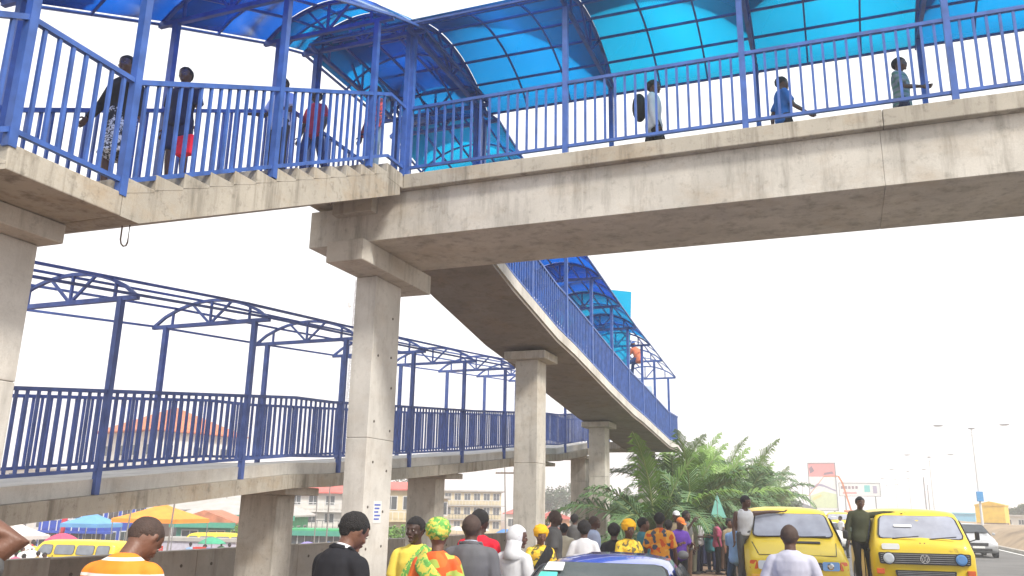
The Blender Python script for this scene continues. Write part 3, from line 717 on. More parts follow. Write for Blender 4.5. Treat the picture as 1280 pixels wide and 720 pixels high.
    me = fuse(tm, vox if not detail else .011, 3, nm, folds=fold, seed=sd); link(nm, me, top_m, root)
    if collar is not None:
        cm = MB(); loft(cm, [up(0, -.012, .485), up(0, -.012, .515), up(0, -.010, .535)], [(.082 * s, .074 * s), (.072 * s, .068 * s), (.066 * s, .064 * s)], n=18)
        if top == 'suit': loft(cm, [up(0, .02, .50), up(0, .075, .42), up(0, .118, .34)], [(.05 * s, .02 * s), (.045 * s, .045 * s), (.02 * s, .03 * s)], ref=R @ V3(1, 0, 0), n=12)
        cm.build('collar', collar, root, smooth=True)
    if top == 'suit':
        lm = MB()
        for sx in (-1, 1):
            q = [up(sx * .075, -.02, .525), up(sx * .085, .06, .47), up(sx * .065, .125, .36), up(sx * .02, .145, .20)]
            loft(lm, q, [(.012 * s, .03 * s), (.012 * s, .034 * s), (.010 * s, .03 * s), (.006 * s, .012 * s)], ref=(0, 1, 0), n=8)
        loft(lm, [up(-.07, -.055, .515), up(0, -.085, .525), up(.07, -.055, .515)], [(.012 * s, .022 * s)] * 3, ref=(0, 1, 0), n=8)
        lm.build('lapels', top_m, root, smooth=True)
    if bottom in ('trousers', 'shorts'):
        bm_ = MB(); pw = .009
        pr = [ring(q, pw) for q in (-.06, .0, .06, .10)]
        loft(bm_, [p for p, _ in pr], [r for _, r in pr], ref=(1, 0, 0), n=20)
        for (hip, kn, an) in foot:
            if bottom == 'trousers': loft(bm_, [hip + V3(0, 0, .02), hip + (kn - hip) * .4, kn, kn + (an - kn) * .5, an + V3(0, 0, .0)], [(.093 * s, .10 * s), .088 * s, .068 * s, .062 * s, .06 * s], n=14)
            else: loft(bm_, [hip + V3(0, 0, .02), hip + (kn - hip) * .4, hip + (kn - hip) * .95], [(.095 * s, .10 * s), .095 * s, .085 * s], n=14)
        me = fuse(bm_, vox + .002, 3, bottom, folds=fold, seed=sd + 5); link(bottom, me, bot_m, root)
    elif bottom in ('skirt', 'short_skirt'):
        bm_ = MB(); zz = .12 * s if bottom == 'skirt' else .45 * s
        c = (foot[0][1] + foot[1][1]) / 2; ca = (foot[0][2] + foot[1][2]) / 2
        pts = [ring(.10, .012)[0], ring(.0, .02)[0], pel + V3(0, 0, -.18 * s), c, ca + (c - ca) * .35 if bottom == 'skirt' else c + V3(0, 0, -.02)]
        fs_ = .03 if bottom == 'skirt' else .02
        loft(bm_, pts, [ring(.10, .014)[1], ring(.0, .02)[1], (.19 * s, .15 * s), (.185 * s, .16 * s), ((.19 + fs_) * s, (.17 + fs_) * s)], ref=(1, 0, 0), n=28)
        me = fuse(bm_, vox + .002, 2, 'skirt', folds=fold * 1.8, seed=sd + 5, fscale=(14, 14, 1.5)); link('skirt', me, bot_m, root)
    for (hip, kn, an) in foot:
        fm = MB(); y0 = an.y - .04 * s; zb = an.z - .085 * s
        loft(fm, [V3(an.x, y0 - .02 * s, zb + .035 * s), V3(an.x, y0 + .05 * s, zb + .045 * s), V3(an.x * 1.05, y0 + .14 * s, zb + .032 * s), V3(an.x * 1.08, y0 + .21 * s, zb + .024 * s)], [(.034 * s, .035 * s), (.04 * s, .045 * s), (.045 * s, .032 * s), (.036 * s, .022 * s)], ref=(1, 0, 0), n=12)
        fm.build('shoe', SHOE, root, smooth=True)
    if sash is not None:
        sm = MB(); q = [up(-.15, .03, .47), up(-.08, .15, .38), up(.02, .165, .22), up(.12, .15, .05), up(.17, .06, -.05)]
        if sash[0] == 'back': q = [up(-.16, -.02, .485), up(-.10, -.15, .40), up(.02, -.16, .27), up(.13, -.14, .12), up(.19, -.03, .02)]
        loft(sm, q, [(.075 * s, .014 * s)] * 5, ref=(R @ V3(.6, 0, .8)), n=12)
        sm.build('printed_wrapper', sash[1], root, smooth=True)
    root['_'] = 0; del root['_']
    return root, dict(H=H, up=up, A=A, s=s, R=R, root=root)

def at(px, D): return ground_at(px, D)
def heading_to_camera(px, D, off=0):
    x, y = at(px, D); return math.degrees(math.atan2(x, -y)) + off   # heading h: facing = (-sin h, cos h)
# ============================================================ VEHICLES (local frame: front at y=0 facing -y, x across, z up)
YEL = pmat('taxi_yellow_paint', (.80, .57, .02), .45, .09, 1.6, .05, 60, coat=.35)
weather(YEL, (.24, .11, .03), 2.2, .60, .70, .75)
YEL_OLD = pmat('faded_yellow_paint', (.70, .36, .03), .6, .25, 2.0, .1, 60)
BLACKP = pmat('black_plastic', (.025, .025, .027), .6, .2); RUB = pmat('tyre_rubber', (.02, .02, .02), .85, .2)
STEEL = pmat('grey_steel', (.32, .32, .33), .4, .15, metal=.6); CHROME = pmat('chrome', (.6, .6, .6), .15, .05, metal=1)
SILVERP = pmat('silver_car_paint', (.42, .43, .44), .3, .05, coat=.6, metal=.3); BLUECAR = pmat('blue_car_paint', (.035, .085, .50), .22, .12, 1.2, coat=1.0)
WHITEP = pmat('white_paint', (.72, .72, .70), .45, .06, 3); LAMPG = pmat('clear_headlamp', (.62, .66, .72), .12, .08, coat=.8); LAMPB = pmat('blue_tinted_headlamp', (.12, .32, .68), .15, .1, coat=.8)
AMBER = pmat('amber_indicator', (.75, .12, .02), .25, .1, coat=.5); PLATE = pmat('number_plate', (.75, .75, .72), .5, .05)
WSG = glass_mat('sky_sheen_dusty_windscreen', (.42, .44, .52), .82); SIDEG = glass_mat('side_glass', (.25, .28, .32), .75); DARKG = glass_mat('dark_window_glass', (.06, .07, .08), .8, .05)  # windscreen: sky reflection put into the pale grey body colour, along with dust
PINK = pmat('pink_fabric', (.62, .06, .14), .8); GREENP = pmat('green_sticker', (.10, .55, .45), .5, .15)

def hull(mb, st, crown=.03, corner=.07):
    """st: list of (y, z_bottom, z_belt, z_top, half width low, belt, top)"""
    rings = []
    for (y, zb, zm, zt, wb_, wm, wt) in st:
        c = min(corner, (zt - zm) * .45 + .01)
        half = [(0, zb), (wb_ * .82, zb), (wb_ * .985, zb + .05), (wb_, zb + .14), (max(wb_, wm) * 1.0, (zb + zm) / 2 + .03), (wm, zm), (wt + (wm - wt) * .12, zt - c * 1.3), (wt - c * .35, zt - c * .28), (wt - c * 1.5, zt), (wt * .5, zt + crown * .75), (0, zt + crown)]
        rings.append([(x, y, z) for x, z in half] + [(-x, y, z) for x, z in half[-2:0:-1]])
    n = len(rings[0]); vs = [p for r in rings for p in r]
    fs = [(i * n + j, i * n + (j + 1) % n, (i + 1) * n + (j + 1) % n, (i + 1) * n + j) for i in range(len(rings) - 1) for j in range(n)]
    fs += [tuple(range(n)), tuple(range((len(rings) - 1) * n, len(rings) * n))[::-1]]
    mb.add(vs, fs)
def q4(mb, a, b, c, d, th, nrm=None, cut=.06):
    """rounded-corner plate through 4 points (thin solid), pushed out along nrm"""
    P = [Vector(p) for p in (a, b, c, d)]; n = nrm or (P[1] - P[0]).cross(P[3] - P[0]).normalized(); out = []
    for i in range(4):
        p, pr, nx = P[i], P[i - 1], P[(i + 1) % 4]
        d1 = (pr - p).normalized() * min(cut, (pr - p).length * .3); d2 = (nx - p).normalized() * min(cut, (nx - p).length * .3)
        out += [p + d1, p + d1 * .3 + d2 * .3, p + d2]
    k = len(out); mb.add([o for o in out] + [o + n * th for o in out], [tuple(range(k))[::-1], tuple(range(k, 2 * k))] + [(i, (i + 1) % k, (i + 1) % k + k, i + k) for i in range(k)])
def wheel(par, x, y, r=.32, wd=.2):
    s = 1 if x > 0 else -1
    t = MB().tube([(x - s * wd, y, r), (x - s * wd * .95, y, r), (x - s * .03, y, r), (x, y, r)], [r * .94, r, r, r * .93], 20).build('wheel', RUB, par, smooth=False)
    MB().tube([(x - s * .02, y, r), (x + s * .012, y, r)], [r * .62, r * .56], 16).build('rim', STEEL, t); MB().tube([(x, y, r), (x + s * .022, y, r)], r * .16, 10).build('hub', BLACKP, t)
def pane(par, name, pts, mat, frame=BLACKP, out=None, grow=.03, sub=None):
    """window: dark rubber frame plate with a pane proud of it"""
    P = [Vector(p) for p in pts]; c = sum(P, Vector()) / 4; n = out or (P[1] - P[0]).cross(P[3] - P[0]).normalized()
    fm = MB(); q4(fm, *[p + (p - c).normalized() * grow for p in P], .012, n, .10); fo = fm.build(name, frame, par)
    pm = MB(); q4(pm, *[p + n * .012 for p in P], .008, n, .08); pm.build('pane', mat, fo); return fo

def van_classic(label, loc, rz, group=None):
    """boxy rear-engined minibus with flat nose and black grille band"""
    t = thing('minibus', label, 'minibus', (loc[0], loc[1], 0), math.radians(rz), group)
    b = MB()
    hull(b, [(.02, .52, 1.0, 1.16, .84, .86, .80), (.10, .45, 1.1, 1.32, .90, .91, .87), (.22, .42, 1.15, 1.42, .92, .925, .87), (.46, .42, 1.22, 1.72, .925, .925, .80), (.62, .42, 1.26, 1.88, .925, .925, .765), (.85, .42, 1.28, 1.93, .925, .925, .76), (2.4, .42, 1.28, 1.96, .925, .925, .76), (4.2, .42, 1.28, 1.93, .925, .92, .76), (4.5, .45, 1.25, 1.80, .90, .88, .74), (4.56, .5, 1.2, 1.6, .84, .82, .70)], corner=.1)
    b.build('body', YEL, t, smooth=True)
    nf = Vector((0, -1, .42)).normalized()
    pane(t, 'windscreen', [(-.76, .195, 1.40), (.76, .195, 1.40), (.665, .545, 1.82), (-.665, .545, 1.82)], WSG, out=Vector((0, -.77, .64)), grow=.035)
    MB().bar((-.05, .10, 1.45), (-.52, .16, 1.40), .018).build('wiper', BLACKP, t); MB().bar((.62, .10, 1.45), (.15, .16, 1.40), .018).build('wiper', BLACKP, t)
    g = MB(); q4(g, (-.80, .005, .93), (.80, .005, .93), (.82, .03, 1.14), (-.82, .03, 1.14), .03, Vector((0, -1, 0)), .03); go = g.build('grille', BLACKP, t)
    for k in range(5): MB().box(-.78, .78, -.034, -.028, .955 + k * .038, .967 + k * .038).build('grille_slat', STEEL, go)
    for x, m in ((-.64, LAMPG), (.64, LAMPB)):
        hl = MB().tube([(x, -.02, 1.035), (x, -.05, 1.035), (x, -.062, 1.035)], [.105, .1, .07], 20).build('headlight', m, t, smooth=False)
        MB().tube([(x, -.018, 1.035), (x, -.045, 1.035)], .118, 20).build('lamp_ring', BLACKP, hl)
    em = MB()
    for i in range(20):
        a0, a1 = i * PI / 10, (i + 1) * PI / 10
        em.bar((.078 * math.cos(a0), -.045, 1.035 + .078 * math.sin(a0)), (.078 * math.cos(a1), -.045, 1.035 + .078 * math.sin(a1)), .014, up=(0, 1, 0))
    for s_ in (-1, 1):
        em.bar((s_ * .035, -.045, 1.10), (0, -.045, 1.045), .012, up=(0, 1, 0)); em.bar((s_ * .062, -.045, 1.07), (s_ * .03, -.045, .975), .012, up=(0, 1, 0)); em.bar((s_ * .03, -.045, .975), (0, -.045, 1.03), .012, up=(0, 1, 0))
    em.build('emblem', CHROME, go)
    g = MB(); q4(g, (-.52, -.0, .70), (.52, -.0, .70), (.54, .0, .82), (-.54, .0, .82), .03, Vector((0, -1, 0)), .02); lg = g.build('lower_grille', BLACKP, t)
    for k in range(3): MB().box(-.5, .5, -.034, -.03, .725 + k * .03, .735 + k * .03).build('grille_slat', STEEL, lg)
    MB().box(-.86, .86, -.14, .02, .46, .62).build('bumper', STEEL, t, bevel=.03)
    for x in (-.80, .80): MB().box(x - .07, x + .07, -.012, .03, .74, .84).build('indicator', AMBER, t, bevel=.01)
    MB().box(-.25, .25, -.155, -.141, .48, .60).build('number_plate', PLATE, t)
    m = MB(); q4(m, (-.74, .055, 1.19), (-.42, .055, 1.19), (-.42, .085, 1.30), (-.74, .085, 1.30), .008, Vector((0, -1, .2)).normalized(), .03); m.build('white_sticker', WHITEP, t).location = (0, -.03, .006)
    for x in (-.05, .03): m = MB(); q4(m, (x, .048, 1.17), (x + .025, .048, 1.17), (x + .025, .095, 1.33), (x, .095, 1.33), .008, Vector((0, -1, .2)).normalized(), .004); m.build('paint_stripe', pmat('brown_stripe', (.25, .10, .02), .6), t)
    m = MB(); q4(m, (-.45, .345, 1.60), (-.12, .345, 1.60), (-.12, .38, 1.645), (-.45, .38, 1.645), .006, Vector((0, -.77, .64)), .01); m.build('windscreen_sticker', WHITEP, t).location = (0, -.018, .018)
    for s_ in (-1, 1):
        if s_ > 0: mr = MB().box(s_ * .99, s_ * 1.07, .28, .34, 1.40, 1.56).build('mirror', BLACKP, t, bevel=.02); MB().bar((s_ * .88, .34, 1.36), (s_ * 1.03, .31, 1.42), .02).build('mirror_arm', BLACKP, mr)
        for i, (y0, y1) in enumerate(((.62, 1.28), (1.45, 2.45), (2.6, 3.5), (3.65, 4.3))):
            def X(z): return s_ * (.935 - (z - 1.30) * .26)
            pts = [(X(1.32), y0 - (.12 if i == 0 else 0), 1.32), (X(1.32), y1, 1.32), (X(1.74), y1, 1.74), (X(1.74), y0 + (.1 if i == 0 else 0), 1.74)]
            pane(t, 'side_window', pts, SIDEG, out=Vector((s_, 0, .25)).normalized(), grow=.03)
        for y0, y1 in ((.42, 1.36), (1.4, 2.52)):
            d = MB(); 
            for a, c in (((y0, .5), (y0, 1.27)), ((y1, .5), (y1, 1.27)), ((y0, .5), (y1, .5))): d.bar((s_ * .932, a[0], a[1]), (s_ * .932, c[0], c[1]), .012)
            dd = d.build('door_seam', BLACKP, t); MB().box(s_ * .93, s_ * .955, y1 - .2, y1 - .06, 1.08, 1.11).build('door_handle', BLACKP, dd)
        m = MB().bar((s_ * .945, .3, 1.16), (s_ * .945, 4.4, 1.16), .03, .05).build('trim_strip', BLACKP, t)
        for y in (.62, 3.5): wheel(t, s_ * .93, y, .33); MB().tube([(s_ * .80, y, .40), (s_ * .938, y, .40)], .40, 20).build('wheel_arch', BLACKP, t)
    return t

def van_sloped(label, loc, rz, group=None):
    """front-engined minibus with a short sloping bonnet"""
    t = thing('minibus', label, 'minibus', (loc[0], loc[1], 0), math.radians(rz), group)
    b = MB()
    hull(b, [(.0, .48, .86, .98, .80, .82, .78), (.06, .42, .92, 1.04, .88, .89, .85), (.2, .38, .98, 1.12, .915, .92, .86), (.62, .36, 1.12, 1.30, .92, .92, .84), (.72, .36, 1.2, 1.38, .92, .92, .82), (.95, .36, 1.26, 1.62, .92, .92, .765), (1.18, .36, 1.28, 1.85, .92, .92, .74), (1.4, .36, 1.28, 1.92, .92, .92, .735), (2.6, .36, 1.28, 1.95, .92, .92, .74), (4.4, .36, 1.28, 1.93, .92, .91, .73), (4.68, .4, 1.25, 1.80, .90, .87, .71), (4.74, .45, 1.2, 1.6, .84, .82, .68)], corner=.1)
    b.build('body', YEL, t, smooth=True)
    pane(t, 'windscreen', [(-.74, .70, 1.40), (.74, .70, 1.40), (.645, 1.12, 1.82), (-.645, 1.12, 1.82)], WSG, out=Vector((0, -.72, .69)), grow=.035)
    MB().bar((-.05, .62, 1.42), (-.60, .66, 1.40), .018).build('wiper', BLACKP, t); MB().bar((.60, .62, 1.42), (.08, .66, 1.40), .018).build('wiper', BLACKP, t)
    m = MB(); q4(m, (.02, .50, 1.285), (.48, .50, 1.285), (.48, .58, 1.315), (.02, .58, 1.315), .012, Vector((0, -.3, .95)), .02); m.build('bonnet_vent', BLACKP, t)
    m = MB()
    for a, c in (((-.70, .14, 1.105), (-.78, .66, 1.30)), ((.70, .14, 1.105), (.78, .66, 1.30)), ((-.70, .10, 1.085), (.70, .10, 1.085))): m.bar(a, c, .012, .012)
    m.build('bonnet_seam', BLACKP, t)
    g = MB(); q4(g, (-.42, -.01, .84), (.42, -.01, .84), (.42, .0, .97), (-.42, .0, .97), .02, Vector((0, -1, 0)), .02); go = g.build('grille', BLACKP, t)
    for k in range(4): MB().box(-.41, .41, -.036, -.03, .862 + k * .028, .870 + k * .028).build('grille_slat', STEEL, go)
    for s_ in (-1, 1):
        m = MB(); q4(m, (s_ * .42, -.012, .83), (s_ * .72, .0, .83), (s_ * .72, .02, .985), (s_ * .42, .0, .985), .03, Vector((0, -1, 0)), .03); hl = m.build('headlight', LAMPB if s_ > 0 else LAMPG, t)
        MB().tube([(s_ * .56, -.036, .905), (s_ * .56, -.05, .905)], [.06, .04], 14).build('bulb_reflector', CHROME, hl)
        m = MB(); q4(m, (s_ * .725, .0, .83), (s_ * .87, .07, .83), (s_ * .86, .09, .985), (s_ * .725, .02, .985), .03, Vector((s_ * .3, -1, 0)).normalized(), .03); m.build('indicator', AMBER, t)
        if s_ > 0: MB().box(s_ * .95, s_ * 1.05, .84, .92, 1.38, 1.54).build('mirror', BLACKP, t, bevel=.03)
        for i, (y0, y1) in enumerate(((1.25, 1.9), (2.05, 3.05), (3.15, 4.35))):
            def X(z): return s_ * (.93 - (z - 1.30) * .30)
            pts = [(X(1.32), y0 - (.28 if i == 0 else 0), 1.32), (X(1.32), y1, 1.32), (X(1.74), y1, 1.74), (X(1.74), y0 + (.06 if i == 0 else 0), 1.74)]
            pane(t, 'side_window', pts, SIDEG, out=Vector((s_, 0, .28)).normalized(), grow=.03)
        for y0, y1 in ((.95, 1.97), (2.0, 3.1)):
            d = MB()
            for a, c in (((y0, .45), (y0, 1.27)), ((y1, .45), (y1, 1.27)), ((y0, .45), (y1, .45))): d.bar((s_ * .928, a[0], a[1]), (s_ * .928, c[0], c[1]), .012)
            dd = d.build('door_seam', BLACKP, t); MB().box(s_ * .925, s_ * .95, y1 - .2, y1 - .06, 1.06, 1.09).build('door_handle', BLACKP, dd)
        for y in (.78, 3.75): wheel(t, s_ * .925, y, .32); MB().tube([(s_ * .80, y, .38), (s_ * .932, y, .38)], .39, 20).build('wheel_arch', BLACKP, t)
    MB().box(-.86, .86, -.12, .04, .48, .74).build('bumper', YEL_OLD, t, bevel=.04)
    MB().box(-.42, .42, -.13, -.115, .63, .72).build('bumper_slot', BLACKP, t); MB().box(-.25, .25, -.14, -.122, .49, .60).build('number_plate', PLATE, t)
    return t

def sedan(label, loc, rz, paint, z=0, cat='car', tall=0, group=None, name='car', stick=False):
    t = thing(name, label, cat, (loc[0], loc[1], z), math.radians(rz), group)
    b = MB(); k = tall
    hull(b, [(.0, .36, .55, .66, .66, .70, .66), (.08, .26, .58, .74, .80, .82, .74), (.35, .2, .66, .84, .86, .865, .80), (.95, .19, .74, .93 + k * .3, .87, .88, .80), (1.25, .19, .80, .99 + k * .4, .875, .88, .77), (1.65, .19, .86, 1.19 + k * .7, .875, .88, .64), (1.95, .19, .88, 1.315 + k, .875, .88, .60), (2.5, .19, .88, 1.375 + k, .875, .88, .585), (3.0, .19, .9, 1.38 + k, .875, .88, .58), (3.4, .19, .92, 1.24 + k, .875, .875, .60), (3.75, .2, .92, 1.03 + k * .5, .87, .87, .72), (4.2, .24, .86, .98 + k * .3, .84, .84, .74), (4.34, .34, .7, .88 + k * .2, .76, .78, .70)], corner=.08, crown=.035)
    b.build('body', paint, t, smooth=True)
    G = DARKG if not stick else WSG2
    pane(t, 'windscreen', [(-.70, 1.255, 1.055 + k * .4), (.70, 1.255, 1.055 + k * .4), (.545, 1.87, 1.345 + k), (-.545, 1.87, 1.345 + k)], G, out=Vector((0, -.5, .87)).normalized(), grow=.03)
    if stick:
        m = MB(); q4(m, (-.60, 1.48, 1.16), (-.42, 1.48, 1.16), (-.42, 1.62, 1.235), (-.58, 1.62, 1.235), .006, Vector((0, -.5, .87)).normalized(), .01); o = m.build('windscreen_sticker', GREENP, t); o.location = (.02, -.015, .045)
        m = MB(); q4(m, (-.56, 1.65, 1.25), (-.38, 1.65, 1.25), (-.38, 1.78, 1.315), (-.54, 1.78, 1.315), .006, Vector((0, -.5, .87)).normalized(), .01); o = m.build('windscreen_sticker', WHITEP, t); o.location = (.02, -.015, .045)
    pane(t, 'rear_window', [(-.56, 3.66, 1.08 + k * .6), (.56, 3.66, 1.08 + k * .6), (.50, 3.14, 1.33 + k), (-.50, 3.14, 1.33 + k)], G, out=Vector((0, .4, .9)).normalized(), grow=.03)
    for s_ in (-1, 1):
        def X(z_): return s_ * (.888 - max(0, z_ - .9) * (.60 - k * .1))
        for y0, y1, y2_, y3 in ((1.52, 2.42, 2.42, 1.98), (2.48, 3.36, 3.02, 2.48)):
            pane(t, 'side_window', [(X(.95), y0, .95), (X(.95), y1, .95), (X(1.30 + k), y2_, 1.30 + k), (X(1.30 + k), y3, 1.30 + k)], DARKG, out=Vector((s_, 0, .5)).normalized(), grow=.025)
        m = MB(); q4(m, (s_ * .44, .03, .56), (s_ * .79, .08, .56), (s_ * .78, .13, .70), (s_ * .46, .05, .68), .03, Vector((0, -1, 0)), .03); m.build('headlight', LAMPG, t)
        m = MB(); q4(m, (s_ * .50, 4.345, .66), (s_ * .78, 4.32, .66), (s_ * .78, 4.29, .80), (s_ * .52, 4.33, .80), .02, Vector((0, 1, 0)), .03); m.build('tail_light', pmat('red_lamp', (.5, .02, .02), .2, coat=.6), t)
        MB().box(s_ * .9, s_ * 1.04, 1.55, 1.64, .98, 1.10).build('mirror', paint, t, bevel=.03)
        for y in (.78, 3.45): wheel(t, s_ * .885, y, .30, .19); MB().tube([(s_ * .76, y, .33), (s_ * .889, y, .33)], .355, 20).build('wheel_arch', BLACKP, t)
        d = MB()
        for y0 in (1.45, 2.45, 3.35): d.bar((s_ * .884, y0, .35), (s_ * .884, y0, .9), .01)
        d.build('door_seam', BLACKP, t); MB().box(s_ * .88, s_ * .905, 2.25, 2.38, .78, .81).build('door_handle', paint, t)
    m = MB(); q4(m, (-.40, .005, .52), (.40, .005, .52), (.42, .01, .66), (-.42, .01, .66), .025, Vector((0, -1, 0)), .02); m.build('grille', BLACKP, t)
    MB().box(-.55, .55, -.02, .06, .30, .42).build('air_intake', BLACKP, t, bevel=.02); MB().box(-.25, .25, -.035, -.02, .42, .52).build('number_plate', PLATE, t)
    return t
WSG2 = glass_mat('car_window_glass', (.16, .19, .20), .6, .04)

def pxr(px, D): return ground_at(px, D)
v1 = pxr(994, 16.4); van_sloped('yellow minibus with short sloping bonnet, its driver side door crowded by people', v1, 9, 'yellow minibuses on the main road')
v2 = pxr(1150, 17.0); van_classic('older yellow minibus with flat nose, black grille band and round headlights', v2, 5, 'yellow minibuses on the main road')
sc_ = pxr(1219, 40.5); sedan('silver car driving toward the camera beside the sandy bank', sc_, 3, SILVERP, tall=.1)
bc = pxr(762, 8.6); sedan('shiny blue car parked in front of the crowd, only its roof in view', (-1.93, 6.3), 7, BLUECAR, stick=True)
_q = pxr(1036, 46); sedan('white car on the road, half hidden between the two nearer minibuses', _q, 4, WHITEP)
for px, D, lab in ((1047, 66, 'distant yellow minibus with dark windows in the gap between the nearer two'),):
    q = pxr(px, D); van_classic(lab, q, 0, 'yellow minibuses on the main road')
def mk_at(px, D, z=-2.0): q = pxr(px, D); return (q[0], q[1], z)
for px, D, lab, a in ((60, 44, 'yellow minibus parked side-on in the market beyond the concrete wall', -78), (238, 58, 'small yellow minibus in the market beside the red crates', -80)):
    q = mk_at(px, D); t = van_classic(lab, q, a, 'minibuses in the market'); t.location.z = q[2]
for i, (px, D, a, m, c) in enumerate(((300, 70, -75, WHITEP, 'white'), (345, 74, -70, pmat('maroon_paint', (.18, .03, .04), .35), 'maroon'), (395, 66, -80, WHITEP, 'off white'), (612, 95, -60, pmat('grey_paint', (.2, .21, .22), .35), 'grey'), (655, 100, -70, WHITEP, 'white'), (705, 90, -70, pmat('dark_red_paint', (.25, .03, .03), .35), 'dark red'))):
    q = mk_at(px, D); sedan(['white car parked before the bushy green shrub', 'maroon car half behind the short ramp column', 'off white car in the market left of the foreground column', 'grey car in the market beyond the grey suited man', 'white car in the distance left of the nearer ramp column', 'dark red car in the market between the two ramp columns'][i], q, a, m, z=q[2], group='cars parked in the market')
# ============================================================ PLANTS
FROND = pmat('palm_leaf', (.085, .165, .06), .55, .35, 1.5, coords='Object'); FRONDY = pmat('young_palm_leaf', (.16, .28, .05), .55, .3, 1.5); FRONDD = pmat('dry_palm_leaf', (.26, .22, .12), .7, .3, 1.5)
BARK = pmat('palm_bark', (.16, .12, .085), .9, .3, 8, .5, 30); LEAF = pmat('dark_tree_leaf', (.045, .085, .03), .6, .4, 3); LEAFB = pmat('bright_shrub_leaf', (.13, .28, .03), .6, .35, 3); STEM = pmat('rachis', (.20, .24, .08), .6)
def frond_mesh(L, lift, droop, seed, mat, pairs=46):
    rr = random.Random(seed); m = MB(); pts = []
    a = lift; p = Vector((0, 0, 0)); n = 16
    for i in range(n + 1):
        pts.append(p.copy()); t = i / n; a -= droop / n * (.4 + 1.2 * t); p = p + Vector((0, math.cos(a), math.sin(a))) * L / n
    m.tube(pts, [.035 * (1 - i / (n + 1)) + .006 for i in range(n + 1)], 5, mi=1)
    for k in range(pairs):
        t = .10 + .9 * k / pairs; f = t * n; i = min(int(f), n - 1); q = pts[i].lerp(pts[i + 1], f - i); tn = (pts[i + 1] - pts[i]).normalized(); up = Vector((1, 0, 0)).cross(tn)
        ll = L * .26 * (math.sin(PI * min(1, t * .9 + .12)) ** .6) * rr.uniform(.8, 1.1)
        for s in (-1, 1):
            d = (Vector((s, 0, 0)) * .8 + tn * (.5 + t * .5) + up * rr.uniform(.05, .3)).normalized(); w_ = .022 + .012 * rr.random()
            mid = q + d * ll * .55; end = q + d * ll - Vector((0, 0, 1)) * ll * rr.uniform(.25, .55)
            wv = tn * w_
            m.add([q - wv, q + wv, mid + wv * .9, mid - wv * .9, end], [(0, 1, 2, 3), (3, 2, 4)], 0)
    me = m.mesh('frond'); me.materials.append(mat); me.materials.append(STEM); return me
FM = [frond_mesh(3.4, 1.25, 1.5, 1, FROND), frond_mesh(3.6, 1.0, 1.9, 2, FROND), frond_mesh(3.2, .7, 1.7, 3, FROND), frond_mesh(3.4, 1.45, .7, 4, FRONDY), frond_mesh(3.0, .3, 1.6, 5, FRONDD), frond_mesh(3.3, 1.1, 1.3, 6, FRONDY), frond_mesh(3.5, .9, 2.2, 7, FROND)]
def palm(label, loc, ht, sc=1.0, n=18, seed=0, lean=(0, 0)):
    rr = random.Random(seed); t = thing('palm_tree', label, 'palm tree', (loc[0], loc[1], 0), rr.uniform(0, 6), 'palms along the verge')
    k = 8; pts = [(lean[0] * (i / k) ** 2, lean[1] * (i / k) ** 2, -.1 + (ht + .1) * i / k) for i in range(k + 1)]
    MB().tube(pts, [.20 - .07 * i / k + .012 * (i % 2) for i in range(k + 1)], 10).build('trunk', BARK, t, smooth=True)
    for i in range(n):
        q = i / n; me = FM[3] if q < .12 else FM[rr.choice((0, 5, 1))] if q < .45 else FM[rr.choice((1, 2, 6, 0))] if q < .85 else FM[rr.choice((1, 2))]
        o = bpy.data.objects.new('frond', me); C.objects.link(o); o.parent = t; o.location = pts[-1]
        s_ = sc * rr.uniform(.85, 1.12); o.scale = (s_, s_, s_); o.rotation_euler = (rr.uniform(-.12, .12) - q * .25, rr.uniform(-.2, .2), i * 2.39996 + rr.uniform(-.2, .2))
    return t
def leaf_cloud(blobs, n, size, mat, seed, name='crown'):
    """thousands of small leaf faces through lumpy volumes"""
    rr = random.Random(seed); m = MB(); tot = sum(r[0] * r[1] * r[2] for _, r in blobs)
    for c, r in blobs:
        for _ in range(int(n * r[0] * r[1] * r[2] / tot)):
            d = Vector((rr.gauss(0, 1), rr.gauss(0, 1), rr.gauss(0, 1))).normalized(); k = rr.random() ** .33
            k *= 1 + .35 * noise.noise(d * 2.3 + Vector(c)); p = Vector(c) + Vector((d.x * r[0], d.y * r[1], d.z * r[2])) * k
            a = Vector((rr.gauss(0, 1), rr.gauss(0, 1), rr.gauss(0, .5))).normalized(); b = a.cross(Vector((rr.gauss(0, 1), rr.gauss(0, 1), rr.gauss(0, 1)))).normalized(); s = size * rr.uniform(.6, 1.3)
            m.add([p - a * s, p + b * s * .45, p + a * s, p - b * s * .45], [(0, 1, 2, 3)])
    me = m.mesh(name); me.materials.append(mat); return me
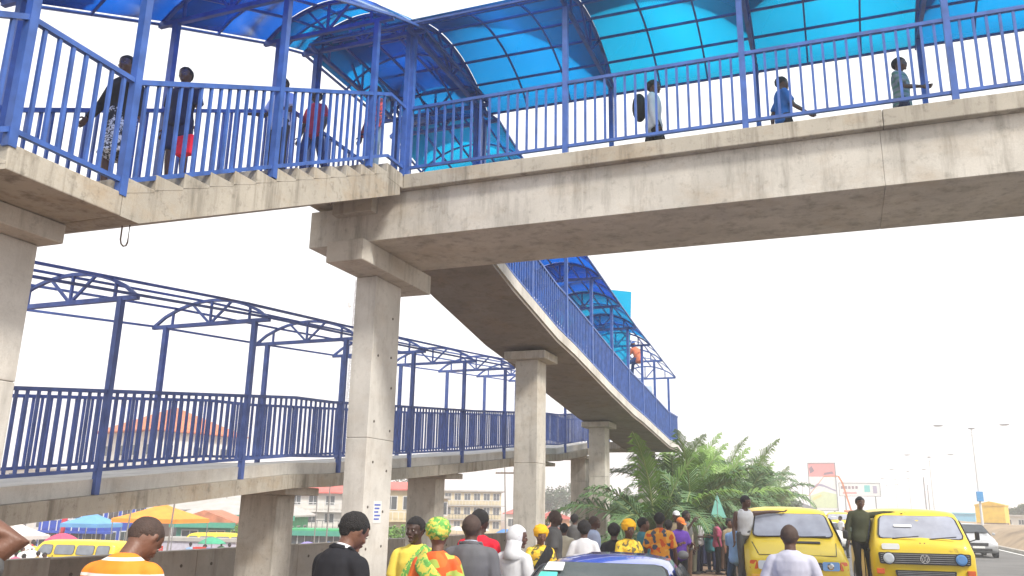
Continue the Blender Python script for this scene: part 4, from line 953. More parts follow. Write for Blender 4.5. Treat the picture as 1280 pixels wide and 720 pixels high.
def tree(label, loc, ht, rad, mat=LEAF, seed=0, n=2200, leaf=.16, z=0, cat='tree', name='tree', group=None, trunk=True, narrow=1.0):
    rr = random.Random(seed); t = thing(name, label, cat, (loc[0], loc[1], z), rr.uniform(0, 6), group)
    if trunk:
        MB().tube([(0, 0, -.1), (.05, .05, ht * .35), (0, .1, ht * .7)], [.04 * ht, .028 * ht, .01 * ht], 8).build('trunk', BARK, t, smooth=True)
        for k in range(4):
            a = k * 1.6 + rr.random(); MB().tube([(0, 0, ht * .35), (math.cos(a) * rad * .35, math.sin(a) * rad * .35, ht * .6), (math.cos(a) * rad * .6, math.sin(a) * rad * .6, ht * .75)], [.02 * ht, .012 * ht, .005 * ht], 6).build('limb', BARK, t)
    bl = []
    for k in range(9):
        a = rr.uniform(0, 6.28); r_ = rad * rr.uniform(.1, .65) * narrow; bl.append(((math.cos(a) * r_, math.sin(a) * r_, ht * rr.uniform(.45 if trunk else .25, .85)), (rad * rr.uniform(.3, .5) * narrow, rad * rr.uniform(.3, .5) * narrow, ht * rr.uniform(.12, .2))))
    me = leaf_cloud(bl, n, leaf, mat, seed); o = bpy.data.objects.new('crown', me); C.objects.link(o); o.parent = t
    return t
PL = [(818, 27, .7, 1.1, 15, 'nearest coconut palm with pale green upright fronds beside the ramp column'), (862, 31, 1.5, 1.0, 16, 'tall bushy palm directly right of the nearest palm'), (842, 36, 1.9, 1.15, 18, 'palm with arching fronds just under the railing end of the upper ramp'), (893, 38, 1.3, 1.1, 20, 'palm behind the people waiting left of the minibus'), (925, 44, 1.4, 1.25, 18, 'palm with long pale fronds drooping above the minibus roof'), (905, 52, 2.6, 1.2, 18, 'darker palm in the middle of the row, farther back'), (950, 56, 1.2, 1.25, 18, 'palm low behind the sloping bonnet minibus'), (782, 33, .3, .8, 10, 'small palm with few fronds behind the farther ramp column'), (970, 70, 1.6, 1.2, 16, 'farthest palm at the right end of the row'), (872, 45, 2.4, 1.1, 16, 'slim palm rising from the thick of the row')]
for i, (px, D, ht, sc, n, lab) in enumerate(PL): palm(lab, ground_at(px, D), ht, sc, n, 11 + i)
TR = [(880, 58, 4.6, 2.2, 'dense dark tree behind the middle palms'), (915, 66, 4.6, 2.6, 'round dark tree behind the drooping palm'), (850, 50, 4.2, 1.8, 'dark leafy tree behind the second palm'), (945, 80, 4.2, 3.0, 'low spreading tree left of the hoarding'), (975, 92, 3.6, 3.0, 'small tree at the right end of the verge planting'), (905, 60, 6.2, .9, 'narrow pointed evergreen rising above the palms'), (940, 72, 5.4, .5, 'tiny slender evergreen standing clear against the sky'), (800, 44, 3.2, 2.0, 'low dark shrubby tree behind the small palm'), (828, 42, 2.6, 1.6, 'dark shrub filling the gap under the nearest palm fronds'), (862, 48, 2.5, 1.8, 'dark shrub behind the people in line')]
for i, (px, D, ht, r, lab) in enumerate(TR): tree(lab, ground_at(px, D), ht, r, LEAF, 30 + i, n=2600, leaf=.17, group='trees behind the palms', narrow=1.0 if r > 1 else .5)
q = ground_at(308, 58); tree('bright green bush by the green gabled building', q, 2.6, 1.6, LEAFB, 50, 1800, .13, z=-2.02, cat='bush', name='bush', trunk=False)
q = ground_at(500, 62); tree('bright green bush right of the foreground column', q, 2.7, 1.8, LEAFB, 51, 1800, .13, z=-2.02, cat='bush', name='bush', trunk=False)
for i, (px, D, ht, r, lab) in enumerate(((690, 150, 7.5, 3.5, 'hazy grey green tree between the two ramp columns'), (708, 158, 8.5, 2.8, 'tallest hazy tree between the two ramp columns'), (676, 165, 6.5, 3.0, 'lower hazy tree right of the nearer ramp column'), (510, 130, 11, 5, 'sparse hazy tree behind the red roofed building'))):
    tree(lab, ground_at(px, D), ht, r, LEAF, 60 + i, 1500, .28, z=-2.0, group='distant hazy trees')
for i, (px, D, ht, r, lab) in enumerate(((1262, 135, 3.0, 2.2, 'small dark tree right of the yellow building'), (1279, 130, 3.6, 1.8, 'dark tree cut off by the right picture edge'))):
    tree(lab, ground_at(px, D), ht, r, LEAF, 70 + i, 1200, .2, z=.3)
# ============================================================ BUILDINGS AND MARKET
ROOFR = pmat('orange_roof_tiles', (.50, .15, .06), .8, .2, 2, .4, 12); ROOFP = pmat('faded_red_roof', (.55, .12, .10), .7, .2, 2, .3, 10); ROOFW = pmat('pale_sheet_roof', (.40, .385, .36), .5, .15, 1.5, .2, 8); ROOFG = pmat('grey_sheet_roof', (.22, .23, .25), .5, .15, 1.5, .2, 8)
WALLW = pmat('white_plaster', (.62, .60, .56), .9, .12, 1.2, .2, 10); WALLC = pmat('cream_plaster', (.55, .47, .30), .9, .15, 1.2, .2, 10); WALLB = pmat('blue_shop_paint', (.02, .07, .42), .6, .15, 2); WALLG = pmat('green_plaster', (.05, .38, .16), .8, .15, 2); TEAL = pmat('teal_trim', (.05, .30, .22), .7, .1); WINM = pmat('window_dark', (.06, .07, .08), .25, .25, 3); FRM = pmat('window_frame_white', (.6, .6, .6), .6, .05)
def building(label, px, D, w_, d_, ztop, wall, roof, rows, cols, kind='flat', rz=0, z0=-2.07, rh=1.5, cat='building', win=(1.0, 1.1), name='building', overhang=.4, scols=3, roof_trim=None):
    """box building: front faces -y (to the camera before rz). windows are framed panes standing in recesses of the wall"""
    x, y = ground_at(px, D); t = thing(name, label, cat, (x, y, z0), math.radians(rz)); H_ = ztop - z0; a = w_ / 2
    MB().box(-a, a, 0, d_, -.5, H_).build('wall', wall, t)
    o = overhang
    if kind == 'flat': MB().box(-a - o, a + o, -o, d_ + o, H_ + .003, H_ + .22).build('roof', roof, t)
    elif kind == 'hip':
        m = MB(); r = min(a, d_ / 2) * .9
        vs = [(-a - o, -o, H_), (a + o, -o, H_), (a + o, d_ + o, H_), (-a - o, d_ + o, H_), (-a + r, d_ / 2, H_ + rh), (a - r, d_ / 2, H_ + rh)] + [(-a - o, -o, H_ - .12), (a + o, -o, H_ - .12), (a + o, d_ + o, H_ - .12), (-a - o, d_ + o, H_ - .12)]
        m.add([(p[0], p[1], p[2] + .125) for p in vs], [(0, 1, 5, 4), (2, 3, 4, 5), (1, 2, 5), (3, 0, 4), (0, 6, 7, 1), (1, 7, 8, 2), (2, 8, 9, 3), (3, 9, 6, 0), (9, 8, 7, 6)]); m.build('roof', roof, t)
    elif kind == 'gable':
        MB().prism([(-a - o, H_ + .003), (a + o, H_ + .003), (a + o, H_ + .12), (0, H_ + rh), (-a - o, H_ + .12)], 'y', -o, d_ + o).build('roof', roof, t)
    elif kind == 'shed':
        MB().prism([(-o, H_ + .003), (d_ + o, H_ + rh - .1), (d_ + o, H_ + rh), (-o, H_ + .12)], 'x', -a - o, a + o).build('roof', roof, t)
    if roof_trim: MB().box(-a - o, a + o, -o - .05, -o - .003, H_ - .25, H_ + .1).build('fascia', roof_trim, t)
    ww, wh = win; fh = H_ / max(1, rows)
    if rows >= 2 and kind != 'gable':
        for r in range(1, rows):
            zf = H_ - fh * r
            MB().box(-a - .02, a + .6, -.55, -.003, zf - .08, zf + .06).build('balcony_slab', roof if kind == 'flat' else wall, t)
            rl = MB(); 
            for k in range(int(w_ / .5)): rl.box(-a + k * .5, -a + k * .5 + .05, -.52, -.48, zf + .062, zf + .75)
            rl.box(-a, a, -.53, -.47, zf + .752, zf + .82); rl.build('balcony_railing', FRM if r % 2 else WINM, t)
    if rows * cols:
        fm = MB().box(-ww / 2 - .07, ww / 2 + .07, -.03, .01, -.07, wh + .07).mesh('window'); fm.materials.append(FRM)
        pm = MB(); pm.box(-ww / 2, -.03, -.045, -.032, 0, wh); pm.box(.03, ww / 2, -.045, -.032, 0, wh); pm = pm.mesh('pane'); pm.materials.append(WINM)
        def win_at(p, r):
            f = bpy.data.objects.new('window', fm); C.objects.link(f); f.parent = t; f.location = p; f.rotation_euler = (0, 0, r); g_ = bpy.data.objects.new('pane', pm); C.objects.link(g_); g_.parent = f
        for r in range(rows):
            for c in range(cols): win_at((-a + w_ * (c + .5) / cols, 0, H_ - fh * (r + 1) + fh * .38), 0)
            for c in range(scols): win_at((a, d_ * (c + .5) / scols, H_ - fh * (r + 1) + fh * .38), PI / 2)
    return t
def tent(label, px, D, w_, zt, ze, mat, z0=-2.07, name='market_tent', cat='tent'):
    x, y = ground_at(px, D); t = thing(name, label, cat, (x, y, z0), .2); a = w_ / 2; zt -= z0; ze -= z0
    m = MB(); n = 6; ring = []
    for k in range(4 * n):
        s, f = divmod(k, n); f /= n; c = [(-a, -a), (a, -a), (a, a), (-a, a)]; p, q = c[s], c[(s + 1) % 4]; ring.append((p[0] + (q[0] - p[0]) * f, p[1] + (q[1] - p[1]) * f))
    vs = [(0, 0, zt)]; L = 5
    for j in range(1, L + 1):
        u = j / L
        for (rx, ry) in ring: vs.append((rx * u, ry * u, zt + (ze - zt) * (u ** .8)))
    for (rx, ry) in ring: vs.append((rx * 1.0, ry * 1.0, ze - .22))
    N = 4 * n; fs = [(0, 1 + i, 1 + (i + 1) % N) for i in range(N)] + [(1 + j * N + i, 1 + (j + 1) * N + i, 1 + (j + 1) * N + (i + 1) % N, 1 + j * N + (i + 1) % N) for j in range(L) for i in range(N)]
    m.add(vs, fs); o = m.build('canopy_cloth', mat, t); s_ = o.modifiers.new('s', 'SOLIDIFY'); s_.thickness = .02
    pm = MB().tube([(0, 0, 0), (0, 0, ze)], .03, 6).mesh('pole'); pm.materials.append(STEEL)
    for sx, sy in ((-1, -1), (1, -1), (1, 1), (-1, 1)): p = bpy.data.objects.new('pole', pm); C.objects.link(p); p.parent = t; p.location = (sx * a * .97, sy * a * .97, 0)
    return t
def parasol(label, px, D, r, zt, mat, z0=-2.07, group=None):
    x, y = ground_at(px, D); t = thing('parasol', label, 'parasol', (x, y, z0), 0, group); zt -= z0
    m = MB(); vs = [(0, 0, zt)]; n = 16
    for j in range(1, 5):
        for i in range(n): k = r * j / 4 * (1 + .03 * (i % 2)); vs.append((math.cos(i * 2 * PI / n) * k, math.sin(i * 2 * PI / n) * k, zt - .45 * (j / 4) ** 1.8 * r - .02 * (i % 2)))
    m.add(vs, [(0, 1 + i, 1 + (i + 1) % n) for i in range(n)] + [(1 + j * n + i, 1 + (j + 1) * n + i, 1 + (j + 1) * n + (i + 1) % n, 1 + j * n + (i + 1) % n) for j in range(3) for i in range(n)])
    o = m.build('canopy_cloth', mat, t); s_ = o.modifiers.new('s', 'SOLIDIFY'); s_.thickness = .015
    MB().tube([(0, 0, 0), (0, 0, zt)], .022, 6).build('pole', STEEL, t); return t

building('white house with an orange hipped tile roof behind the left railings', 150, 80, 8.6, 9, 8.1, WALLW, ROOFR, 3, 4, 'hip', rz=-14, rh=2.6, overhang=.7, win=(.8, .9))
building('pale flat roofed block at the far left behind the railings', 22, 100, 9, 8, 5.2, WALLW, ROOFW, 3, 4, rz=12)
building('bright blue shop front with white window frames in the market', 94, 56, 4.4, 5, 1.9, WALLB, WALLB, 2, 3, rz=16, win=(1.1, 1.2), overhang=.1)
building('long low shed with a pale roof behind the orange tent', 185, 72, 9, 6, 1.2, pmat('dark_boards', (.10, .07, .06), .8), ROOFW, 1, 3, 'shed', rz=10, rh=1.3)
building('green walled market building with a big pale gabled roof', 300, 66, 7.5, 7, .9, WALLG, ROOFW, 1, 4, 'hip', rz=22, rh=1.7, overhang=.6, roof_trim=TEAL)
building('small teal gabled stall with a rusty roof in front of the green building', 258, 60, 3.6, 4, .45, TEAL, pmat('rusty_roof', (.42, .16, .09), .8, .3, 2), 1, 2, 'gable', rz=25, rh=.9, roof_trim=TEAL)
building('large grey hazy warehouse behind the green market building', 300, 110, 12, 10, 3.6, pmat('grey_plaster', (.38, .39, .41), .8), ROOFG, 0, 0, rz=20)
building('pale lilac market wall with a blue awning right of the orange tent', 252, 56, 5.0, 2, -.55, pmat('lilac_plaster', (.50, .48, .56), .8), ROOFW, 0, 0, rz=15, overhang=.1)
building('white building with small dark windows under the faded red roof', 402, 84, 6.5, 9, 2.9, WALLW, ROOFP, 3, 4, 'hip', rz=24, rh=2.6, overhang=.5, win=(.8, .8))
building('low row of shops with green fascia left of the foreground column', 402, 64, 5.4, 3, -.1, WALLW, WALLG, 1, 5, rz=15, overhang=.25, roof_trim=TEAL)
building('cream building with a blue sign band and dark upper windows', 522, 82, 5.6, 7, 2.6, WALLC, ROOFW, 2, 5, rz=25, overhang=.3)
building('lower house with a faded red sheet roof right of the foreground column', 500, 78, 3.2, 5, 3.2, WALLC, ROOFP, 2, 2, 'shed', rz=25, rh=.9)
building('three storey cream apartment block seen right of the short ramp column', 590, 135, 9, 9, 4.2, WALLC, ROOFW, 3, 6, rz=24, overhang=.5, win=(.9, 1.0))
building('small hazy white house with red roof behind the utility pole', 655, 140, 6, 6, .9, WALLW, ROOFP, 1, 3, 'hip', rz=20, rh=1.2)
building('small orange walled kiosk seen between the two ramp columns', 692, 110, 4.0, 4, .6, pmat('orange_plaster', (.60, .30, .12), .8), ROOFP, 1, 2, 'gable', rz=20, rh=1.0)
building('grey roofed low house peeking out at the end of the palm row', 992, 120, 5.0, 6, 2.4, WALLW, ROOFG, 1, 3, 'gable', z0=0, rh=1.3)
building('yellow painted kiosk on a dark base at the right beyond the bank', 1238, 98, 2.9, 4.5, 3.0, pmat('yellow_kiosk_paint', (.72, .46, .04), .6, .12, 2), pmat('yellow_kiosk_roof', (.66, .40, .04), .6, .12, 2), 0, 0, 'gable', rz=-14, z0=.9, rh=.5, overhang=.08, cat='kiosk', name='kiosk')
building('pale blue long shed far off right of the flat nosed minibus', 1192, 150, 6.5, 8, 2.2, pmat('light_blue_paint', (.14, .42, .62), .7), pmat('light_blue_roof', (.2, .5, .66), .6), 0, 0, z0=0, rz=-8, overhang=.2)
building('white low walls and houses at the right edge behind the bank', 1268, 120, 6.0, 6, 1.9, WALLW, ROOFW, 1, 4, z0=.2, rz=-10, win=(.6, .6))
MB().box(-1.4, 1.4, 0, 4, 0, .8).build('dark_base_wall', pmat('brown_base', (.12, .07, .06), .8), None)
_o = bpy.data.objects['dark_base_wall']; _o.name = 'base_wall'; _o.location = (*ground_at(1238, 97), .35); _o.rotation_euler = (0, 0, -.24); _o['label'] = 'dark brown base wall directly below the yellow kiosk'; _o['category'] = 'wall'
# sign band on the cream building, blue awning
x, y = ground_at(518, 80); s_ = MB().box(-2.4, 2.4, -.1, .1, 0, .75).build('sign_band', WALLB, None); s_.location = (x, y, 1.0); s_.rotation_euler = (0, 0, .43); s_['label'] = 'long blue sign band across the cream building'; s_['category'] = 'sign'
x, y = ground_at(262, 54); s_ = MB().prism([(-.6, 0), (.6, .35), (.6, .4), (-.6, .05)], 'x', -1.3, 1.3).build('awning', pmat('royal_blue_cloth', (.03, .08, .42), .8), None); s_.location = (x, y, -1.25); s_.rotation_euler = (0, 0, .25); s_['label'] = 'small royal blue awning left of the bright green bush'; s_['category'] = 'awning'

tent('light blue pyramid tent before the blue shop', 119, 52, 2.4, 1.2, .55, pmat('light_blue_canvas', (.12, .32, .58), .8, .12, 2))
tent('orange pyramid tent standing above the crates', 205, 49, 3.7, 1.8, .95, pmat('orange_canvas', (.80, .28, .03), .8, .12, 2))
tent('small white market tent at the left edge of the wall', 30, 52, 2.4, .5, -.2, pmat('white_canvas', (.66, .62, .58), .8, .12, 2))
parasol('big pink parasol above the yellow minibus in the market', 85, 47, .85, .15, PINK)
for i, (px, D, r, zt, c, cn) in enumerate(((30, 44, .9, -.15, (.62, .55, .5), 'cream'), (12, 49, .9, .2, (.6, .2, .2), 'faded red'), (150, 60, .9, .6, (.55, .12, .05), 'rusty orange'), (350, 60, .9, -.4, (.6, .55, .45), 'beige'), (415, 58, .8, -.5, (.05, .2, .5), 'blue'), (430, 66, .9, -.2, (.62, .6, .58), 'white'), (548, 80, .9, -.2, (.6, .3, .3), 'pale red'), (600, 90, 1, 0, (.62, .62, .6), 'off white'), (660, 85, 1, -.1, (.05, .35, .2), 'green'), (715, 80, 1, -.2, (.25, .2, .55), 'violet'))):
    parasol(f'{cn} market parasol ' + ('near the left picture edge', 'at the far left behind the cream one', 'left of the orange tent', 'beside the short ramp column', 'left of the foreground column', 'close behind the blue one', 'beyond the man in yellow', 'beyond the grey suited man', 'left of the nearer ramp column', 'between the two ramp columns')[i], px, D, r, zt, pmat('parasol_' + cn.replace(' ', '_'), c, .8), group='parasols in the market')
for i, (px, D, r, zt, cn, lab) in enumerate(((48, 40, .8, -.35, 'white', 'white parasol low over the stalls left of the yellow minibus'), (6, 41, .8, -.2, 'pale_red', 'pale red parasol lowest at the left picture edge'), (270, 52, .8, -.1, 'green', 'green parasol right of the orange tent'), (318, 62, .9, .1, 'faded_red', 'faded red parasol behind the bright green bush'), (388, 54, .8, -.35, 'violet', 'violet parasol left of the foreground column'), (572, 84, .9, .1, 'cream', 'cream parasol before the apartment block'), (632, 80, .9, .0, 'blue', 'blue parasol at the foot of the utility pole'), (690, 86, .9, .3, 'rusty_orange', 'rusty orange parasol between the two ramp columns'))):
    parasol(lab, px, D, r, zt, MATS['parasol_' + cn], group='parasols in the market')
# inflatable red pillar
x, y = ground_at(80, 52); m = MB().tube([(0, 0, 0), (.1, 0, 1.2), (.25, 0, 2.6), (.62, 0, 4.4)], [.16, .15, .15, .17], 10).build('banner_column', pmat('red_banner', (.62, .03, .06), .6), None, smooth=True); m.location = (x, y, -2.07); m['label'] = 'leaning red inflatable column in front of the blue shop'; m['category'] = 'advertising column'
# red crates
cm = MB(); cm.box(-.25, .25, -.18, .18, 0, .05)
for z_ in (.07, .14, .21, .27): 
    for a in ((-.25, .25, -.18, -.165), (-.25, .25, .165, .18)): cm.box(a[0], a[1], a[2], a[3], z_, z_ + .045)
    for a in ((-.25, -.235, -.165, .165), (.235, .25, -.165, .165)): cm.box(a[0], a[1], a[2], a[3], z_, z_ + .045)
for a in (-.245, .205): 
    for b in (-.175, .135): cm.box(a, a + .04, b, b + .04, .05, .315)
cme = cm.mesh('crate'); cme.materials.append(pmat('red_crate_plastic', (.60, .05, .03), .5))
cx, cy = ground_at(222, 41); 
for r in range(5):
    for c in range(9):
        o = bpy.data.objects.new('crate', cme); C.objects.link(o); o.location = (cx + c * .53 - 1.6, cy + .12 * c, -2.07 + .32 * r + (.32 if c % 4 == 1 else 0)); o.rotation_euler = (0, 0, .2 + random.uniform(-.05, .05))
        o['label'] = 'red plastic bottle crate in the stack under the orange tent'; o['category'] = 'crate'; o['group'] = 'red crates stacked in the market'
# market tables
def stall(label, px, D, w_, mats, zt=-1.5):
    x, y = ground_at(px, D); t = thing('market_table', label, 'table', (x, y, -2.07), .2, 'tables in the market'); MB().box(-w_ / 2, w_ / 2, -.5, .5, .75, .8).build('table_top', pmat('raw_wood', (.30, .19, .10), .8), t)
    for sx in (-1, 1):
        for sy in (-1, 1): MB().box(sx * w_ / 2 * .92 - .03, sx * w_ / 2 * .92 + .03, sy * .42 - .03, sy * .42 + .03, 0, .748).build('leg', MATS['raw_wood'], t)
for i, (px, D, l) in enumerate(((20, 36, 'wooden market table at the far left below the wall top'), (290, 46, 'wooden market table before the bright green bush'), (330, 52, 'wooden market table left of the short ramp column'))): stall(l, px, D, 2.4, [])
# poles
def pole(label, px, D, zt, z0=-2.07, r=.06, cross=None, cat='pole', name='utility_pole', mat=None, lean=0, group=None):
    x, y = ground_at(px, D); t = thing(name, label, cat, (x, y, z0), 0, group); MB().tube([(0, 0, 0), (lean, 0, zt - z0)], [r, r * .7], 8).build('mast', mat or pmat('grey_pole', (.2, .19, .18), .8), t)
    if cross:
        for zc, wl in cross:
            c = MB().bar((-wl, 0, zc - z0), (wl, 0, zc - z0), .09, .11).build('crossarm', BARK, t)
            for sx in (-1, -.5, .5, 1): MB().tube([(sx * wl * .95, 0, zc - z0 + .05), (sx * wl * .95, 0, zc - z0 + .22)], .05, 6).build('insulator', WHITEP, c)
    return t
pole('utility pole with crossarm left of the nearer ramp column', 634, 60, 5.0, cross=((4.2, .9),), lean=-.25)
pole('thin pole crossing the red roof just left of the foreground column', 411, 48, 2.9, r=.05)
pole('thin pole further left against the red roof', 396, 52, 2.7, r=.04); pole('dark leaning pole left of the orange tent', 160, 45, 2.2, r=.05, lean=.35); pole('pale pole through the right half of the orange tent', 214, 44, 3.0, r=.05, lean=.3)
pole('short rod above the grey warehouse, left one', 283, 70, 3.6, r=.05); pole('short rod above the grey warehouse, right one', 309, 72, 3.6, r=.05)
# lattice mast, faint behind the bare frames
x, y = ground_at(427, 170); t = thing('lattice_mast', 'tall faint lattice mast directly left of the foreground column', 'mast', (x, y, -2.07)); m = MB()
for i in range(26):
    z0_, z1_ = i * 1.9, (i + 1) * 1.9; r0, r1 = 1.0 - i * .028, 1.0 - (i + 1) * .028
    c0 = [(r0 * math.cos(a), r0 * math.sin(a), z0_) for a in (0.3, 2.4, 4.5)]; c1 = [(r1 * math.cos(a), r1 * math.sin(a), z1_) for a in (0.3, 2.4, 4.5)]
    for k in range(3): m.bar(c0[k], c1[k], .10); m.bar(c0[k], c1[(k + 1) % 3], .06); m.bar(c0[k], c0[(k + 1) % 3], .06)
m.build('lattice', pmat('mast_grey', (.30, .30, .32), .6), t)
for k, (z_, a) in enumerate(((40, 0), (37, 2), (44, 4), (33, 1))): MB().tube([(math.cos(a) * .8, math.sin(a) * .8, z_), (math.cos(a) * 1.3, math.sin(a) * 1.3, z_)], [.6, .7], 14).build('dish', WHITEP, t)

# ---- billboards
def print_board(name, cols, seed):
    """patches of flat print standing a hair proud of the board"""
    return
def billboard(label, px, D, w_, h_, zb, patches, legs, back):
    x, y = ground_at(px, D); t = thing('billboard', label, 'billboard', (x, y, 0), math.radians(-3)); MB().box(-w_ / 2, w_ / 2, 0, .25, zb, zb + h_).build('panel', back, t)
    for lx in legs: MB().box(lx - .12, lx + .12, .26, .5, -.1, zb + h_ * .9).build('support_post', STEEL, t)
    fm = MB()
    for a, b, c, d in ((-w_ / 2, w_ / 2, zb, zb + .12), (-w_ / 2, w_ / 2, zb + h_ - .12, zb + h_), (-w_ / 2, -w_ / 2 + .12, zb, zb + h_), (w_ / 2 - .12, w_ / 2, zb, zb + h_)): fm.box(a, b, -.06, -.002, c, d)
    fm.build('frame', STEEL, t)
    for (poly, m) in patches:
        pm = MB(); pm.prism([(-w_ / 2 + .14 + u * (w_ - .28), zb + .14 + v * (h_ - .28)) for u, v in poly], 'y', -.02 - random.uniform(0, .01), -.001); pm.build('printed_patch', m, t)
pr_ = lambda n, c: pmat('print_' + n, c, .6, .06, 2)
billboard('tall billboard with pink red upper third and pale landscape print below', 1031, 130, 4.0, 7.1, 2.2, [
    ([(0, .72), (1, .72), (1, 1), (0, 1)], pr_('pink', (.72, .28, .28))), ([(.05, .78), (.22, .84), (.12, .95), (.02, .9)], pr_('darkgrey', (.25, .16, .2))), ([(.25, .82), (.7, .86), (.65, .93), (.28, .9)], pr_('paleline', (.75, .6, .55))), ([(.55, .75), (.95, .78), (.9, .83), (.6, .8)], pr_('darkgrey', (.25, .16, .2))),
    ([(0, .05), (1, .05), (1, .34), (.5, .40), (0, .30)], pr_('palegreen', (.60, .66, .42))), ([(.02, .44), (.35, .52), (.55, .5), (.98, .40), (.98, .43), (.5, .55), (.3, .57), (.02, .47)], pr_('violetgrey', (.34, .30, .42))), ([(.1, .2), (.45, .3), (.4, .34), (.08, .26)], pr_('yellowish', (.7, .62, .25)))], (-1.4, 1.4), WHITEP)
billboard('wide white billboard with teal and grey printed blocks behind the orange boom', 1077, 160, 7.2, 2.5, 5.0, [
    ([(.04 + .09 * k, .55), (.10 + .09 * k, .55), (.10 + .09 * k, .78), (.04 + .09 * k, .78)], pr_('darkgrey', (.25, .16, .2))) for k in range(5)] + [([(.62, .3), (.76, .3), (.76, .85), (.62, .85)], pr_('teal', (.12, .5, .48))), ([(.83, .2), (.93, .2), (.93, .8), (.83, .8)], pr_('violetgrey', (.34, .30, .42))), ([(.08, .15), (.42, .15), (.42, .3), (.08, .3)], pr_('pink', (.72, .28, .28)))], (-2.6, 2.6), WHITEP)
# ---- orange boom lift / crane
x, y = ground_at(1062, 105); t = thing('boom_crane', 'orange articulated boom crane reaching over to the tall billboard', 'crane', (x, y, 0)); OR = pmat('orange_machine_paint', (.55, .20, .09), .5)
MB().box(-1.2, 1.2, -.2, 4.2, .5, 1.3).build('chassis', OR, t, bevel=.05); MB().box(-.6, .6, .6, 2.4, 1.302, 2.3).build('turret', OR, t, bevel=.08)
bo = MB().bar((.3, 1.4, 1.9), (-.55, 1.4, 5.6), .17, .2).build('lower_boom', OR, t); bo2 = MB().bar((-.55, 1.36, 5.55), (-.95, 1.3, 6.35), .15, .18).build('middle_boom', OR, t); MB().bar((-.95, 1.3, 6.35), (-2.7, 1.2, 6.3), .10, .13).build('upper_boom', OR, t); MB().bar((-2.7, 1.2, 6.2), (-4.6, .8, 3.9), .05, .06).build('jib', OR, t)
for sx in (-1, 1):
    for yy in (.5, 3.5): wheel(t, sx * 1.15, yy, .48, .3)
# ---- street lamps in the median
def lamp(label, yy, xx=11.2):
    t = thing('street_lamp', label, 'street lamp', (xx, yy, .2), 0, 'double armed street lamps along the median'); P_ = pmat('lamp_pole_galvanised', (.55, .56, .57), .5, .05)
    MB().tube([(0, 0, 0), (0, 0, 4), (0, 0, 9.2)], [.11, .09, .06], 10).build('pole', P_, t)
    for s in (-1, 1):
        a = MB().tube([(0, 0, 8.6), (s * .8, 0, 9.2), (s * 2.3, 0, 9.55)], [.04, .035, .03], 6).build('arm', P_, t); MB().ell((s * 2.65, 0, 9.55), (.42, .16, .09), 12, 8).build('lamp_head', pmat('lamp_head_grey', (.25, .25, .26), .5), t, smooth=True)
    MB().ell((0, 0, 9.25), (.3, .15, .08), 12, 8).build('lamp_head', MATS['lamp_head_grey'], t, smooth=True); return t
for i, yy in enumerate((86, 128, 170, 212, 254)): lamp(('nearest double armed street lamp, with a blue box on its pole', 'second street lamp, left of the nearest one', 'third street lamp, small and faint above the flat nosed minibus', 'fourth street lamp, hardly visible in the haze', 'farthest street lamp in the haze')[i], yy)
b_ = MB().box(-.26, .26, -.2, .2, 0, .85).build('meter_box', pmat('blue_box_paint', (.04, .25, .55), .5), None, bevel=.03); b_.location = (11.2, 85.7, 3.1); b_['label'] = 'blue box fixed to the nearest street lamp pole'; b_['category'] = 'box'
pole('grey double mast behind the flat nosed minibus, left one', 1159, 125, 7.2, z0=0, r=.13, mat=pmat('mast_grey', (.3, .3, .32), .6)); pole('grey double mast behind the flat nosed minibus, right one', 1163, 127, 6.2, z0=0, r=.10, mat=pmat('mast_grey', (.3, .3, .32), .6))
pole('faint thin pole left of the tall billboard', 1005, 130, 6.6, z0=0, r=.05, mat=pmat('mast_grey', (.3, .3, .32), .6))
# ============================================================ THE CAST
K = cloth
BS, GS = K('black_suit', (.018, .018, .022)), K('grey_suit', (.12, .12, .13)); WH = K('white', (.60, .60, .62)); LAV = K('pale_lavender', (.45, .45, .54)); NAVY = K('navy', (.02, .025, .06)); JEAN = K('jeans', (.05, .09, .17)); YL = K('yellow', (.78, .62, .10)); RED = K('red', (.62, .02, .04)); OLV = K('olive', (.055, .06, .035)); LB = K('light_blue', (.28, .46, .75)); PUR = K('purple', (.12, .05, .32)); BLK = K('black', (.02, .02, .022)); KH = K('khaki', (.25, .2, .13)); GR = K('grey_shirt', (.12, .12, .12)); BR = K('brown', (.1, .06, .04)); CRM = K('cream', (.6, .55, .42)); TEALC = K('teal_dress', (.06, .22, .26)); GRN = K('green', (.05, .2, .08)); PNK = K('pink_cloth', (.55, .12, .22)); SKY = K('blue_shirt', (.03, .14, .42))
ORS = stripe_mat('orange_striped_polo', (.78, .24, .015), (.78, .74, .68), period=.085, duty=.2)
PRO = print_mat('orange_wax_print', (.72, .10, .015), [(.72, .10, .015), (.72, .14, .02), (.35, .45, .08), (.68, .10, .02)], 12); PRG = print_mat('green_gold_print', (.12, .35, .06), [(.6, .5, .08), (.35, .5, .1), (.10, .3, .06)], 30)
PRY = print_mat('gold_leaf_print', (.72, .48, .03), [(.6, .35, .02), (.75, .55, .05), (.15, .12, .04)], 22); PRA = print_mat('orange_ankara', (.75, .26, .02), [(.75, .30, .02), (.65, .10, .01), (.8, .4, .05), (.06, .08, .12)], 13); PRW = print_mat('black_white_print', (.65, .65, .65), [(.02, .02, .02), (.7, .7, .7), (.03, .03, .03)], 38); PRR = print_mat('red_check', (.42, .04, .05), [(.1, .02, .03), (.5, .08, .08), (.06, .04, .10)], 26); GOLD = K('gold_head_tie', (.80, .42, .02))
def at2(px, D): return ground_at(px, D)
def face(px, D, off=0): return heading_to_camera(px, D, off)
def P(label, px, D, f, **k):
    return person(label, ground_at(px, D), face(px, D, f), **k)
